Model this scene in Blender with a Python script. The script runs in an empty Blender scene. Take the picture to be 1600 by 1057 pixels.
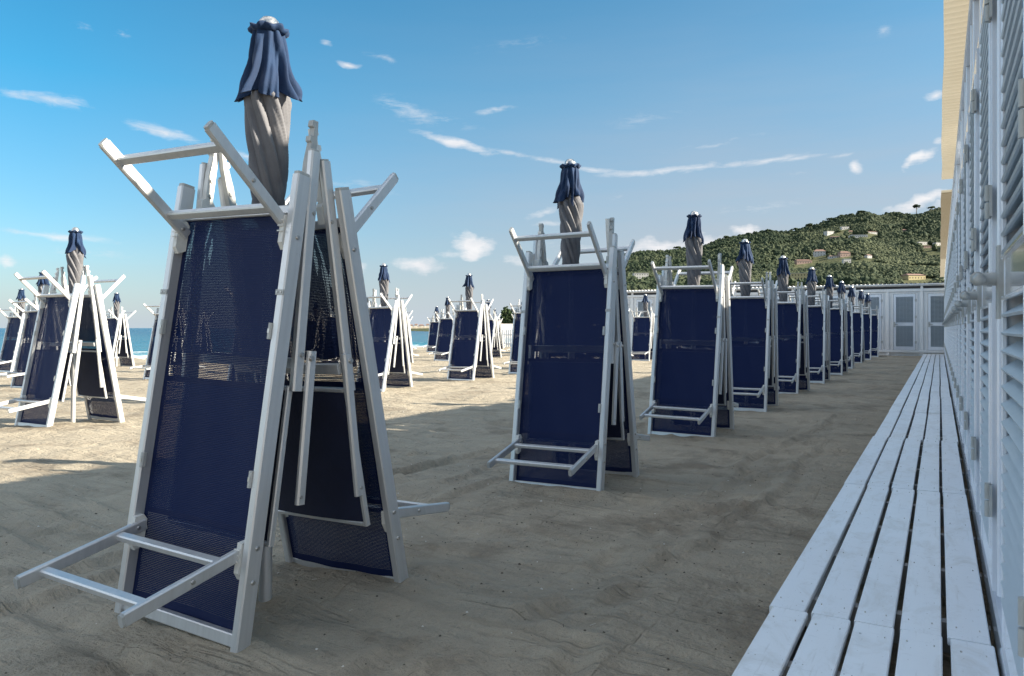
import bpy, math, random
import numpy as np
from mathutils import Vector, Matrix, Euler

S = bpy.context.scene
COL = S.collection
random.seed(7)
R = math.radians
PI = math.pi

# ------------------------------------------------------------------ camera
EYE = 1.15                      # camera height
F = 1155.0 / 1600.0             # focal length over picture width
YAW = 30.04
cam = bpy.data.cameras.new('camera')
cam_o = bpy.data.objects.new('camera', cam); COL.objects.link(cam_o)
cam.sensor_width = 36.0; cam.lens = 36.0 * F
cam.shift_y = -15.5 / 1600.0
cam.clip_start = 0.03; cam.clip_end = 60000
cam_o.location = (0, 0, EYE)
cam_o.rotation_euler = (R(90), 0, R(YAW))
S.camera = cam_o

# ------------------------------------------------------------------ light
SUN_EL = R(26.0)
SUN_AZ = R(71.0)                # clockwise from +Y
sun_dir = Vector((math.sin(SUN_AZ)*math.cos(SUN_EL), math.cos(SUN_AZ)*math.cos(SUN_EL), math.sin(SUN_EL)))
sl = bpy.data.lights.new('sun', 'SUN'); sl.energy = 5.0; sl.angle = R(0.5); sl.color = (1.0, 0.90, 0.74)
so = bpy.data.objects.new('sun', sl); COL.objects.link(so)
so.rotation_euler = sun_dir.to_track_quat('Z', 'Y').to_euler()
so.location = (20, 0, 30)
S.view_settings.view_transform = 'Standard'
S.view_settings.look = 'None'
S.view_settings.exposure = 1.6
S.view_settings.gamma = 1.0

ct, st = math.cos(R(YAW)), math.sin(R(YAW))
def ray(px, py):
    """direction of a point of the 1600 px wide photograph, unit depth"""
    a = (px - 800) / 1155.0
    return (a*ct - st, a*st + ct, (513 - py) / 1155.0)
def at(px, d, z=0.0):
    x, y, _ = ray(px, 513)
    return (x*d, y*d, z)

# ------------------------------------------------------------------ node helper
class N:
    def __init__(s, tree): s.t = tree; s.n = tree.nodes; s.l = tree.links
    def new(s, kind, **kw):
        n = s.n.new(kind)
        for k, v in kw.items():
            if hasattr(n, k): setattr(n, k, v)
        return n
    def set(s, sock, v):
        if isinstance(v, bpy.types.NodeSocket): s.l.new(v, sock)
        elif v is not None: sock.default_value = v
    def m(s, op, a, b=None, c=None, clamp=False):
        n = s.n.new('ShaderNodeMath'); n.operation = op; n.use_clamp = clamp
        s.set(n.inputs[0], a); s.set(n.inputs[1], b)
        if c is not None: s.set(n.inputs[2], c)
        return n.outputs[0]
    def noise(s, vec, scale, detail=4, rough=0.55, dist=0.0):
        n = s.n.new('ShaderNodeTexNoise'); s.set(n.inputs['Vector'], vec)
        n.inputs['Scale'].default_value = scale; n.inputs['Detail'].default_value = detail
        n.inputs['Roughness'].default_value = rough; n.inputs['Distortion'].default_value = dist
        return n.outputs['Fac']
    def ramp(s, fac, stops):
        n = s.n.new('ShaderNodeValToRGB'); s.set(n.inputs[0], fac)
        cr = n.color_ramp
        while len(cr.elements) < len(stops): cr.elements.new(0.5)
        for e, (p, c) in zip(cr.elements, stops):
            e.position = p
            if not isinstance(c, (tuple, list)): c = (c, c, c)
            e.color = (c[0], c[1], c[2], 1)
        return n.outputs[0]
    def mix(s, fac, a, b, blend='MIX'):
        n = s.n.new('ShaderNodeMix'); n.data_type = 'RGBA'; n.blend_type = blend
        s.set(n.inputs[0], fac)
        for sock, v in ((n.inputs[6], a), (n.inputs[7], b)):
            if isinstance(v, (tuple, list)) and len(v) == 3: v = (*v, 1)
            s.set(sock, v)
        return n.outputs[2]
    def mapping(s, vec, scale=(1,1,1), rot=(0,0,0), loc=(0,0,0)):
        n = s.n.new('ShaderNodeMapping'); s.set(n.inputs[0], vec)
        n.inputs['Scale'].default_value = scale; n.inputs['Rotation'].default_value = rot
        n.inputs['Location'].default_value = loc
        return n.outputs[0]
    def bump(s, h, strength, dist, normal=None):
        n = s.n.new('ShaderNodeBump'); s.set(n.inputs['Height'], h)
        n.inputs['Strength'].default_value = strength; n.inputs['Distance'].default_value = dist
        if normal is not None: s.set(n.inputs['Normal'], normal)
        return n.outputs[0]

# ------------------------------------------------------------------ world: sky with a few clouds
W = bpy.data.worlds.new('World'); S.world = W; W.use_nodes = True
nt = W.node_tree; nt.nodes.clear(); g = N(nt)
sky = g.new('ShaderNodeTexSky', sky_type='NISHITA')
sky.sun_disc = False; sky.sun_elevation = SUN_EL; sky.sun_rotation = SUN_AZ
sky.air_density = 1.0; sky.dust_density = 0.6; sky.ozone_density = 2.0
tc = g.new('ShaderNodeTexCoord')
sep = g.new('ShaderNodeSeparateXYZ'); g.l.new(tc.outputs['Generated'], sep.inputs[0])
X, Y, Z = sep.outputs
az = g.m('ARCTAN2', X, Y)
hl = g.m('SQRT', g.m('ADD', g.m('MULTIPLY', X, X), g.m('MULTIPLY', Y, Y)))
te = g.m('DIVIDE', Z, g.m('MAXIMUM', hl, 0.02))
comb = g.new('ShaderNodeCombineXYZ'); g.l.new(az, comb.inputs[0]); g.l.new(te, comb.inputs[1])
P = comb.outputs[0]
def wob(scale, amt):
    n = g.n.new('ShaderNodeTexNoise'); g.l.new(P, n.inputs['Vector']); n.inputs['Scale'].default_value = scale
    n.inputs['Detail'].default_value = 4
    v = g.n.new('ShaderNodeVectorMath'); v.operation = 'SUBTRACT'; g.l.new(n.outputs['Color'], v.inputs[0]); v.inputs[1].default_value = (.5,.5,.5)
    v2 = g.n.new('ShaderNodeVectorMath'); v2.operation = 'SCALE'; g.l.new(v.outputs[0], v2.inputs[0]); v2.inputs['Scale'].default_value = amt
    v3 = g.n.new('ShaderNodeVectorMath'); v3.operation = 'ADD'; g.l.new(P, v3.inputs[0]); g.l.new(v2.outputs[0], v3.inputs[1])
    return v3.outputs[0]
PW = wob(26, 0.045)
PX = wob(9, 0.045)
PC = wob(12, 0.012)
#        px   py   half w, half h, tilt, strength, kind (0 wisp, 1 puff)
CL = [(70,152,105,17,4,.75,0),(130,42,26,12,0,.4,0),(190,57,20,13,30,.35,0),(262,211,75,14,6,.8,0),
      (545,100,26,7,4,1.0,0),(507,67,16,7,10,.7,0),(597,93,38,7,22,.35,0),(712,220,80,11,10,1.25,0),(690,187,90,16,10,.3,0),
      (770,166,48,7,-3,.6,0),(800,240,60,6,11,0.53,2),(868,252,75,6,10,0.59,2),(930,264,70,6,8,0.68,2),(985,271,70,8,2,0.83,2),(1040,267,70,8,-6,0.71,2),(1090,261,75,8,-6,0.68,2),(1150,255,75,7,-6,0.59,2),(1205,249,75,7,-6,0.56,2),(1260,245,75,6,-4,0.50,2),(1320,242,60,5,-2,0.36,2),(640,175,80,24,20,.45,0),(820,60,120,14,-8,.22,0),(1180,330,90,12,-3,.4,0),(560,300,90,14,5,.3,0),(900,385,70,12,4,.5,0),(1010,180,90,14,-8,.25,0),
      (1120,220,110,5,-4,.3,0),(740,383,42,20,2,1.35,1),(655,413,48,20,0,1.3,1),(563,420,20,17,0,1.1,1),(700,395,40,9,0,.6,0),
      (850,333,38,9,-14,.7,0),(858,351,32,6,-4,.7,0),(1160,357,34,14,0,1.3,1),(1030,384,75,16,-6,1.25,1),(1110,378,45,15,4,1.1,1),
      (1432,250,36,14,-38,1.3,1),(1334,260,13,15,10,.9,0),(1462,156,26,11,-8,1.0,0),(1440,317,65,14,-5,1.25,1),(1500,330,60,14,0,1.2,1),
      (1375,42,22,14,20,.35,0),(1470,222,14,9,0,.8,0),(80,372,150,9,2,.55,0),(130,396,110,12,4,.4,0),(6,404,30,14,0,.9,1),
      (470,275,20,10,20,.8,1),(380,243,40,9,15,.6,0),(830,410,45,18,0,.9,1),(970,300,30,5,-10,.3,0),(1240,275,26,6,0,.25,0)]
acc = None; accp = None
for (px, py, hw, hh, tilt, stg, kind) in CL:
    x, y, z = ray(px, py); a0 = math.atan2(x, y); h0 = math.hypot(x, y); t0 = z/h0
    # px to radians at that place
    kx = (1/1155.0) / (1 + ((px-800)/1155.0)**2); ky = (1/1155.0)/h0
    mp = g.n.new('ShaderNodeMapping'); mp.vector_type = 'TEXTURE'
    g.l.new((PX, PW, PC)[kind], mp.inputs[0])
    mp.inputs['Location'].default_value = (a0, t0, 0)
    mp.inputs['Rotation'].default_value = (0, 0, R(-tilt))
    mp.inputs['Scale'].default_value = (hw*kx, hh*ky, 1)
    ln = g.n.new('ShaderNodeVectorMath'); ln.operation = 'LENGTH'; g.l.new(mp.outputs[0], ln.inputs[0])
    v = g.m('MULTIPLY', g.m('SUBTRACT', 1.0, ln.outputs['Value'], clamp=True), stg)
    acc = v if acc is None else g.m('MAXIMUM', acc, v)
wis = g.noise(g.mapping(P, (16, 85, 1), (0,0,R(5))), 1.0, 8, .72, 1.6)
puf = g.noise(g.mapping(P, (34, 60, 1)), 1.0, 7, .66, .4)
nz = g.m('ADD', g.m('MULTIPLY', wis, .55), g.m('MULTIPLY', puf, .45))
dens = g.m('MULTIPLY', g.m('SUBTRACT', g.m('ADD', g.m('MULTIPLY', acc, 1.12), g.m('MULTIPLY', nz, 2.4)), 1.34), 0.95, clamp=True)
dens = g.m('MULTIPLY', dens, g.m('MULTIPLY', acc, 3.0, clamp=True))
# bright cloud added above and behind, out of view, to fill the shade
D3 = tc.outputs['Generated']
cn = g.noise(g.mapping(D3, (2.2, 2.2, 3.4)), 1.0, 6, .6, .4)
fill_cloud = g.ramp(cn, [(.49, 0.0), (.62, 1.0)])
high = g.m('MULTIPLY', g.m('SUBTRACT', te, .62), 3.0, clamp=True)
away = g.m('MULTIPLY', g.m('SUBTRACT', g.m('ABSOLUTE', g.m('ADD', az, R(YAW))), R(48)), 4.0, clamp=True)
away = g.m('MULTIPLY', away, g.m('MULTIPLY', g.m('SUBTRACT', te, .03), 8.0, clamp=True))
fill_cloud = g.m('MULTIPLY', g.m('MAXIMUM', high, away), fill_cloud)
low = g.m('SUBTRACT', 1.0, g.m('MULTIPLY', g.m('MAXIMUM', te, 0.0), 3.3), clamp=True)
lowv = g.m('SUBTRACT', 1.0, g.m('MULTIPLY', g.m('MAXIMUM', te, 0.0), 1.9), clamp=True)
east = g.m('MULTIPLY', g.m('ADD', az, R(62)), 1.25, clamp=True)            # paler towards the sun side
veil = g.m('ADD', g.m('MULTIPLY', low, .22), g.m('MULTIPLY', lowv, g.m('MULTIPLY', east, .85)))
veil = g.m('MULTIPLY', veil, g.m('ADD', .75, g.m('MULTIPLY', g.noise(g.mapping(P, (3, 22, 1)), 1.0, 4, .6), .5)), clamp=True)
hs = g.n.new('ShaderNodeHueSaturation'); g.l.new(sky.outputs[0], hs.inputs['Color'])
hs.inputs['Hue'].default_value = 0.492; hs.inputs['Saturation'].default_value = 1.12
tint = g.mix(low, g.mix(1.0, hs.outputs[0], (0.36, 0.97, 1.08), 'MULTIPLY'), g.mix(1.0, hs.outputs[0], (0.70, 0.80, 0.91), 'MULTIPLY'))
c1 = g.mix(veil, tint, (3.1, 3.3, 3.7))
hz = g.m('SUBTRACT', 1.0, g.m('MULTIPLY', g.m('MAXIMUM', te, 0.0), 7.0), clamp=True)
c1 = g.mix(g.m('MULTIPLY', g.m('MULTIPLY', hz, hz), .8), c1, (3.4, 3.95, 4.5))
shade = g.noise(g.mapping(P, (18, 60, 1), loc=(3, 0.6, 0)), 1.0, 4, .5)
ccol = g.mix(g.m('MULTIPLY', shade, 0.9), (7.0, 6.7, 6.5), (3.6, 3.9, 4.4))
c2 = g.mix(g.m('MULTIPLY', dens, .9), c1, ccol)
c2 = g.mix(fill_cloud, c2, (13.6, 13.4, 13.6))
bg = g.new('ShaderNodeBackground'); g.l.new(c2, bg.inputs[0]); bg.inputs[1].default_value = 0.056
out = g.new('ShaderNodeOutputWorld'); g.l.new(bg.outputs[0], out.inputs[0])

# ------------------------------------------------------------------ materials
def mat(name, col=(.8,.8,.8), rough=.5, metal=0.0, spec=.5):
    m = bpy.data.materials.new(name); m.use_nodes = True
    b = m.node_tree.nodes['Principled BSDF']
    b.inputs['Base Color'].default_value = (*col, 1); b.inputs['Roughness'].default_value = rough
    b.inputs['Metallic'].default_value = metal; b.inputs['Specular IOR Level'].default_value = spec
    return m, N(m.node_tree), b
def objc(g, which='Object'):
    return g.new('ShaderNodeTexCoord').outputs[which]
def rnd(g):
    return g.new('ShaderNodeObjectInfo').outputs['Random']

def m_alu():
    m, g, b = mat('brushed_aluminium', (.74,.75,.74), .38, .55)
    v = objc(g)
    streak = g.noise(g.mapping(v, (60, 60, 3)), 1.0, 4, .6)
    big = g.noise(v, 3.0, 3, .6)
    spots = g.noise(v, 55.0, 2, .5)
    c = g.ramp(streak, [(.3, (.56,.57,.575)), (.7, (.63,.64,.645))])
    c = g.mix(g.ramp(spots, [(.72, 0.0), (.80, .3)]), c, (.33,.31,.29))
    g.set(b.inputs['Base Color'], c)
    g.set(b.inputs['Roughness'], g.ramp(g.m('ADD', g.m('MULTIPLY', streak, .5), g.m('MULTIPLY', big, .5)), [(.3, .28), (.7, .5)]))
    g.set(b.inputs['Normal'], g.bump(streak, .03, .001))
    return m
def m_plastic(name, col, rough=.45):
    m, g, b = mat(name, col, rough)
    n = g.noise(objc(g), 25.0, 4, .6)
    g.set(b.inputs['Base Color'], g.mix(g.ramp(n, [(.45, 0), (.75, .5)]), col, tuple(c*.62 for c in col)))
    return m
def m_bolt():
    m, g, b = mat('steel_bolt', (.45,.44,.42), .35, .9); return m
def m_mesh_fabric():
    """navy woven lounger mesh: fine threads with small open holes"""
    m, g, b = mat('navy_mesh', (.006,.016,.085), .6)
    v = objc(g)
    s = g.new('ShaderNodeSeparateXYZ'); g.l.new(v, s.inputs[0])
    pz = 0.0066; px_ = 0.0070
    row = g.m('DIVIDE', s.outputs[2], pz)
    fr = g.m('ABSOLUTE', g.m('SUBTRACT', g.m('FRACT', row), .5))            # 0 centre of hole row
    odd = g.m('MULTIPLY', g.m('FLOOR', g.m('MODULO', row, 2.0)), .5)
    cx = g.m('ABSOLUTE', g.m('SUBTRACT', g.m('FRACT', g.m('ADD', g.m('DIVIDE', s.outputs[0], px_), odd)), .5))
    zc = s.outputs[2]
    band = g.m('MULTIPLY', g.m('GREATER_THAN', zc, .945), g.m('LESS_THAN', zc, 1.045))
    foot = g.m('LESS_THAN', zc, .395)
    rip = g.noise(g.mapping(v, (22, 1, 2.2)), 1.0, 3, .6, 1.2)
    rip = g.m('MULTIPLY', g.m('GREATER_THAN', rip, .60), g.m('MULTIPLY', g.m('LESS_THAN', s.outputs[0], -.12), g.m('GREATER_THAN', zc, 1.04)))
    hs_ = g.m('ADD', .030, g.m('ADD', g.m('MULTIPLY', rip, .11), g.m('ADD', g.m('MULTIPLY', band, .13), g.m('MULTIPLY', foot, .07))))
    hole = g.m('MULTIPLY', g.m('LESS_THAN', fr, hs_), g.m('LESS_THAN', cx, g.m('ADD', .14, hs_)))
    # closely sewn hems along the sides and along the two seams
    ax = g.m('ABSOLUTE', s.outputs[0])
    hem = g.m('GREATER_THAN', ax, .296)
    seam = g.m('ADD', g.m('LESS_THAN', g.m('ABSOLUTE', g.m('SUBTRACT', s.outputs[2], .935)), .012),
                      g.m('LESS_THAN', g.m('ABSOLUTE', g.m('SUBTRACT', s.outputs[2], .405)), .010), clamp=True)
    low = g.m('LESS_THAN', s.outputs[2], .085)
    solid = g.m('MAXIMUM', g.m('MAXIMUM', hem, seam), low)
    hole = g.m('MULTIPLY', hole, g.m('SUBTRACT', 1.0, solid))
    thr = g.m('ADD', g.m('MULTIPLY', fr, 1.4), g.m('MULTIPLY', cx, .5))
    big = g.noise(v, 2.2, 3, .5)
    c = g.mix(thr, (.0012,.006,.036), (.003,.015,.078))
    c = g.mix(g.m('MULTIPLY', big, .5), c, (.003,.012,.062))
    c = g.mix(g.m('MULTIPLY', solid, .7), c, (.004,.010,.050))
    g.set(b.inputs['Base Color'], c)
    b.inputs['Specular IOR Level'].default_value = .18
    g.set(b.inputs['Normal'], g.bump(thr, .5, .0012, g.bump(big, .5, .03)))
    g.set(b.inputs['Alpha'], g.m('SUBTRACT', 1.0, hole))
    return m
def m_cloth(name, c1, c2, scale=260):
    m, g, b = mat(name, c1, .85)
    v = objc(g)
    n = g.noise(v, 9.0, 4, .6); f = g.noise(v, float(scale), 2, .5)
    c = g.mix(g.ramp(g.m('ADD', n, g.m('MULTIPLY', rnd(g), .12)), [(.35, 0.0), (.75, 1.0)]), c1, c2)
    g.set(b.inputs['Base Color'], c)
    b.inputs['Sheen Weight'].default_value = .08; b.inputs['Sheen Roughness'].default_value = .4
    g.set(b.inputs['Normal'], g.bump(f, .25, .001, g.bump(g.noise(v, 38.0, 3, .6), .3, .006)))
    return m
def m_paint(name, col, rough=.22, wear=.25, coat=.3):
    m, g, b = mat(name, col, rough)
    v = objc(g)
    n = g.noise(v, 2.3, 5, .62); f = g.noise(g.mapping(v, (1,1,.25)), 16.0, 4, .7)
    c = g.mix(g.m('MULTIPLY', g.ramp(g.m('ADD', g.m('MULTIPLY', n, .5), g.m('MULTIPLY', f, .5)), [(.45, 0.0), (.72, 1.0)]), wear), col, (.42,.41,.37))
    g.set(b.inputs['Base Color'], c)
    g.set(b.inputs['Roughness'], g.ramp(n, [(.3, rough*.7), (.7, rough*1.7)]))
    b.inputs['Coat Weight'].default_value = coat; b.inputs['Coat Roughness'].default_value = .08
    g.set(b.inputs['Normal'], g.bump(g.noise(v, 3.0, 1, .5), .05, .006))
    return m
def m_plank():
    m, g, b = mat('painted_plank', (.84,.86,.88), .3)
    b.inputs['Coat Weight'].default_value = .35; b.inputs['Coat Roughness'].default_value = .25
    v = objc(g)
    grain = g.noise(g.mapping(v, (60, 2.2, 60)), 1.0, 5, .65)
    big = g.noise(g.mapping(v, (3, .8, 3)), 1.0, 4, .6)
    sc = g.noise(g.mapping(v, (8, 25, 8), (0,0,R(25))), 1.0, 6, .75)
    sp = g.noise(v, 90.0, 1, .5)
    base = g.mix(rnd(g), (.78,.81,.85), (.85,.87,.89))
    c = g.mix(g.ramp(big, [(.35, 0.0), (.75, .5)]), base, (.70,.72,.74))
    c = g.mix(g.ramp(sc, [(.60, 0.0), (.72, .55)]), c, (.45,.46,.47))
    c = g.mix(g.ramp(grain, [(.62, 0.0), (.78, .5)]), c, (.40,.38,.36))
    c = g.mix(g.ramp(sp, [(.74, 0.0), (.78, .8)]), c, (.22,.19,.16))
    dirt = g.noise(g.mapping(g.new('ShaderNodeNewGeometry').outputs['Position'], (7, 3.2, 1)), 1.0, 7, .72, .6)
    c = g.mix(g.ramp(dirt, [(.50, 0.0), (.70, .55)]), c, (.52,.50,.46))
    g.set(b.inputs['Base Color'], c)
    g.set(b.inputs['Roughness'], g.ramp(g.m('ADD', g.m('MULTIPLY', big, .6), g.m('MULTIPLY', sc, .4)), [(.35, .26), (.7, .6)]))
    g.set(b.inputs['Normal'], g.bump(grain, .25, .002, g.bump(big, .3, .01)))
    return m
def m_corr():
    m = bpy.data.materials.new('translucent_sheet'); m.use_nodes = True
    t = m.node_tree; t.nodes.clear(); g = N(t)
    v = objc(g)
    n = g.noise(v, 3.0, 4, .6)
    c = g.mix(n, (.38,.34,.26), (.46,.415,.33))
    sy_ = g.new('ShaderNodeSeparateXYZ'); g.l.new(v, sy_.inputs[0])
    rib_shade = g.m('FRACT', g.m('DIVIDE', g.m('ADD', sy_.outputs[1], 100.0), .095))
    c = g.mix(g.ramp(rib_shade, [(.0, 1.0), (.12, .25), (.5, 0.0), (.85, .2), (1.0, 1.0)]), c, (.11,.085,.05))  # shadow lines between the ribs, put into the sheet colour
    d = g.new('ShaderNodeBsdfDiffuse'); g.l.new(c, d.inputs[0])
    tr = g.new('ShaderNodeBsdfTranslucent'); g.l.new(c, tr.inputs[0])
    mx = g.new('ShaderNodeMixShader'); mx.inputs[0].default_value = .5
    g.l.new(d.outputs[0], mx.inputs[1]); g.l.new(tr.outputs[0], mx.inputs[2])
    o = g.new('ShaderNodeOutputMaterial'); g.l.new(mx.outputs[0], o.inputs[0])
    return m
def m_sand():
    m, g, b = mat('sand', (.4,.34,.27), .95, 0, .2)
    v = g.new('ShaderNodeNewGeometry').outputs['Position']
    big = g.noise(v, .55, 4, .6); mid = g.noise(v, 3.2, 5, .65); fine = g.noise(v, 38.0, 4, .7); grain = g.noise(v, 260.0, 2, .6)
    drag = g.noise(g.mapping(v, (1.1, 7.5, 1), (0,0,R(12))), 1.0, 6, .62, .5)
    c = g.mix(g.ramp(big, [(.3, 0.0), (.7, 1.0)]), (.355,.308,.235), (.435,.378,.290))
    c = g.mix(g.ramp(mid, [(.40, 0.0), (.70, .55)]), c, (.285,.25,.195))
    c = g.mix(g.ramp(drag, [(.50, 0.0), (.68, .3)]), c, (.25,.215,.165))
    damp = g.noise(g.mapping(v, (1,1,1), loc=(4,7,0)), 1.1, 6, .7, .4)
    c = g.mix(g.ramp(damp, [(.53, 0.0), (.63, .75)]), c, (.215,.18,.135))
    c = g.mix(g.ramp(grain, [(.30, .45), (.45, 0.0)]), c, (.14,.12,.10))
    vo = g.new('ShaderNodeTexVoronoi'); g.l.new(v, vo.inputs['Vector']); vo.inputs['Scale'].default_value = 24.0
    dot = g.m('MULTIPLY', g.m('LESS_THAN', vo.outputs['Distance'], .10), g.m('GREATER_THAN', g.noise(v, 2.1, 3, .6), .56))
    c = g.mix(g.m('MULTIPLY', dot, .85), c, (.10,.08,.06))
    g.set(b.inputs['Base Color'], c)
    def lines(scale, rot, loc, wid):
        n = g.noise(g.mapping(v, scale, (0,0,R(rot)), loc), 1.0, 3, .5, .35)
        a = g.m('ABSOLUTE', g.m('SUBTRACT', n, .5))
        return g.m('SUBTRACT', 1.0, g.m('DIVIDE', a, wid), clamp=True)
    l1 = lines((.35, 2.6, 1), 8, (1,2,0), .016); l2 = lines((.25, 3.6, 1), 4, (7,5,0), .014); l3 = lines((2.3, .45, 1), 12, (3,9,0), .012)
    brk = g.ramp(g.noise(v, 1.3, 3, .6), [(.42, 0.0), (.55, 1.0)])
    ln_ = g.m('MULTIPLY', g.m('MAXIMUM', g.m('MAXIMUM', l1, l2), g.m('MULTIPLY', l3, .8)), brk)
    crumb = g.ramp(g.noise(v, 75.0, 3, .7), [(.60, 0.0), (.70, 1.0)])
    near_l = g.ramp(g.noise(g.mapping(v, (.8, 2.4, 1), (0,0,R(8)), (1,2,0)), 1.0, 4, .6), [(.50, 0.0), (.64, 1.0)])
    c = g.mix(g.m('MULTIPLY', ln_, .34), c, (.22,.185,.14))
    c = g.mix(g.m('MULTIPLY', g.m('MULTIPLY', crumb, near_l), .75), c, (.15,.12,.085))
    g.set(b.inputs['Base Color'], c)
    h = g.m('SUBTRACT', g.m('ADD', g.m('MULTIPLY', drag, .8), g.m('ADD', g.m('MULTIPLY', fine, .30), g.m('MULTIPLY', mid, 1.2))), g.m('MULTIPLY', ln_, .12))
    g.set(b.inputs['Normal'], g.bump(grain, .35, .004, g.bump(h, 1.0, .07)))
    return m
def m_sea():
    m, g, b = mat('sea_water', (.01,.10,.16), .16, 0, .5)
    v = g.new('ShaderNodeNewGeometry').outputs['Position']
    s = g.new('ShaderNodeSeparateXYZ'); g.l.new(v, s.inputs[0])
    off = g.m('MULTIPLY', g.m('ADD', s.outputs[0], 36.0), -1.0)               # metres from the shore
    wv = g.noise(g.mapping(v, (.55, .16, 1), (0,0,R(-6))), 1.0, 6, .65, .6)
    wide = g.noise(g.mapping(v, (.05, .02, 1)), 1.0, 4, .6)
    c = g.mix(g.ramp(g.m('DIVIDE', off, 160.0), [(0.0, 0.0), (.15, .35), (1.0, 1.0)]), (.030,.14,.19), (.005,.050,.105))
    c = g.mix(g.ramp(wide, [(.4, 0.0), (.7, .5)]), c, (.008,.08,.13))
    n2 = g.noise(g.mapping(v, (1.6, .35, 1)), 1.0, 6, .7, 1.0)
    band = g.m('SUBTRACT', 1.0, g.m('DIVIDE', g.m('ADD', off, 2.0), 8.0), clamp=True)
    foam = g.ramp(g.m('ADD', g.m('MULTIPLY', band, .55), g.m('MULTIPLY', n2, .6)), [(.52, 0.0), (.64, 1.0)])
    foam = g.m('MAXIMUM', foam, g.ramp(g.noise(g.mapping(v, (.30, .09, 1)), 1.0, 7, .75, .5), [(.70, 0.0), (.74, .8)]))
    c = g.mix(foam, c, (.80,.82,.82))
    g.set(b.inputs['Base Color'], c)
    g.set(b.inputs['Roughness'], g.m('ADD', .22, g.m('MULTIPLY', foam, .6)))
    g.set(b.inputs['Normal'], g.bump(wv, 1.0, 1.1))
    return m
def m_foliage(name, ca, cb):
    m, g, b = mat(name, ca, .85, 0, .2)
    a = g.new('ShaderNodeAttribute', attribute_name='tone'); 
    v = g.new('ShaderNodeNewGeometry').outputs['Position']
    n = g.noise(v, .55, 4, .7)
    c = g.mix(a.outputs['Fac'], ca, cb)
    c = g.mix(g.ramp(n, [(.35, 0.0), (.7, .7)]), c, tuple(x*.55 for x in ca))
    g.set(b.inputs['Base Color'], c)
    return m

M = dict(alu=m_alu(), plastic=m_plastic('white_plastic', (.66,.66,.63)), grey=m_plastic('grey_plastic', (.40,.41,.40)),
         bolt=m_bolt(), mesh=m_mesh_fabric(), navy=m_cloth('navy_canvas', (.002,.005,.026), (.003,.008,.036)),
         blue=m_cloth('blue_canvas', (.002,.014,.050), (.003,.026,.080)), greycloth=m_cloth('grey_canvas', (.105,.105,.115), (.16,.16,.172)),
         white=m_paint('white_lacquer', (.72,.76,.83), .11, .18, 1.0), wall=m_paint('white_wall_panel', (.84,.85,.86), .4, .25, .1),
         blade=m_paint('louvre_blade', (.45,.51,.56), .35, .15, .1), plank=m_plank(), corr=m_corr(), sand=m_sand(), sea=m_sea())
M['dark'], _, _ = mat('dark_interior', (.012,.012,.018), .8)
M['cap'], _g, _b = mat('dull_silver', (.60,.58,.54), .30, .95)
_g.set(_b.inputs['Roughness'], _g.ramp(_g.noise(objc(_g), 22.0, 4, .7), [(.35, .22), (.7, .55)]))
M['vent'], _, _ = mat('vent_mesh', (.07,.07,.075), .8)
M['joist'], _, _ = mat('joist_wood', (.30,.30,.30), .8)
M['fence'] = m_paint('fence_paint', (.80,.80,.80), .5, .2, 0)

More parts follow.
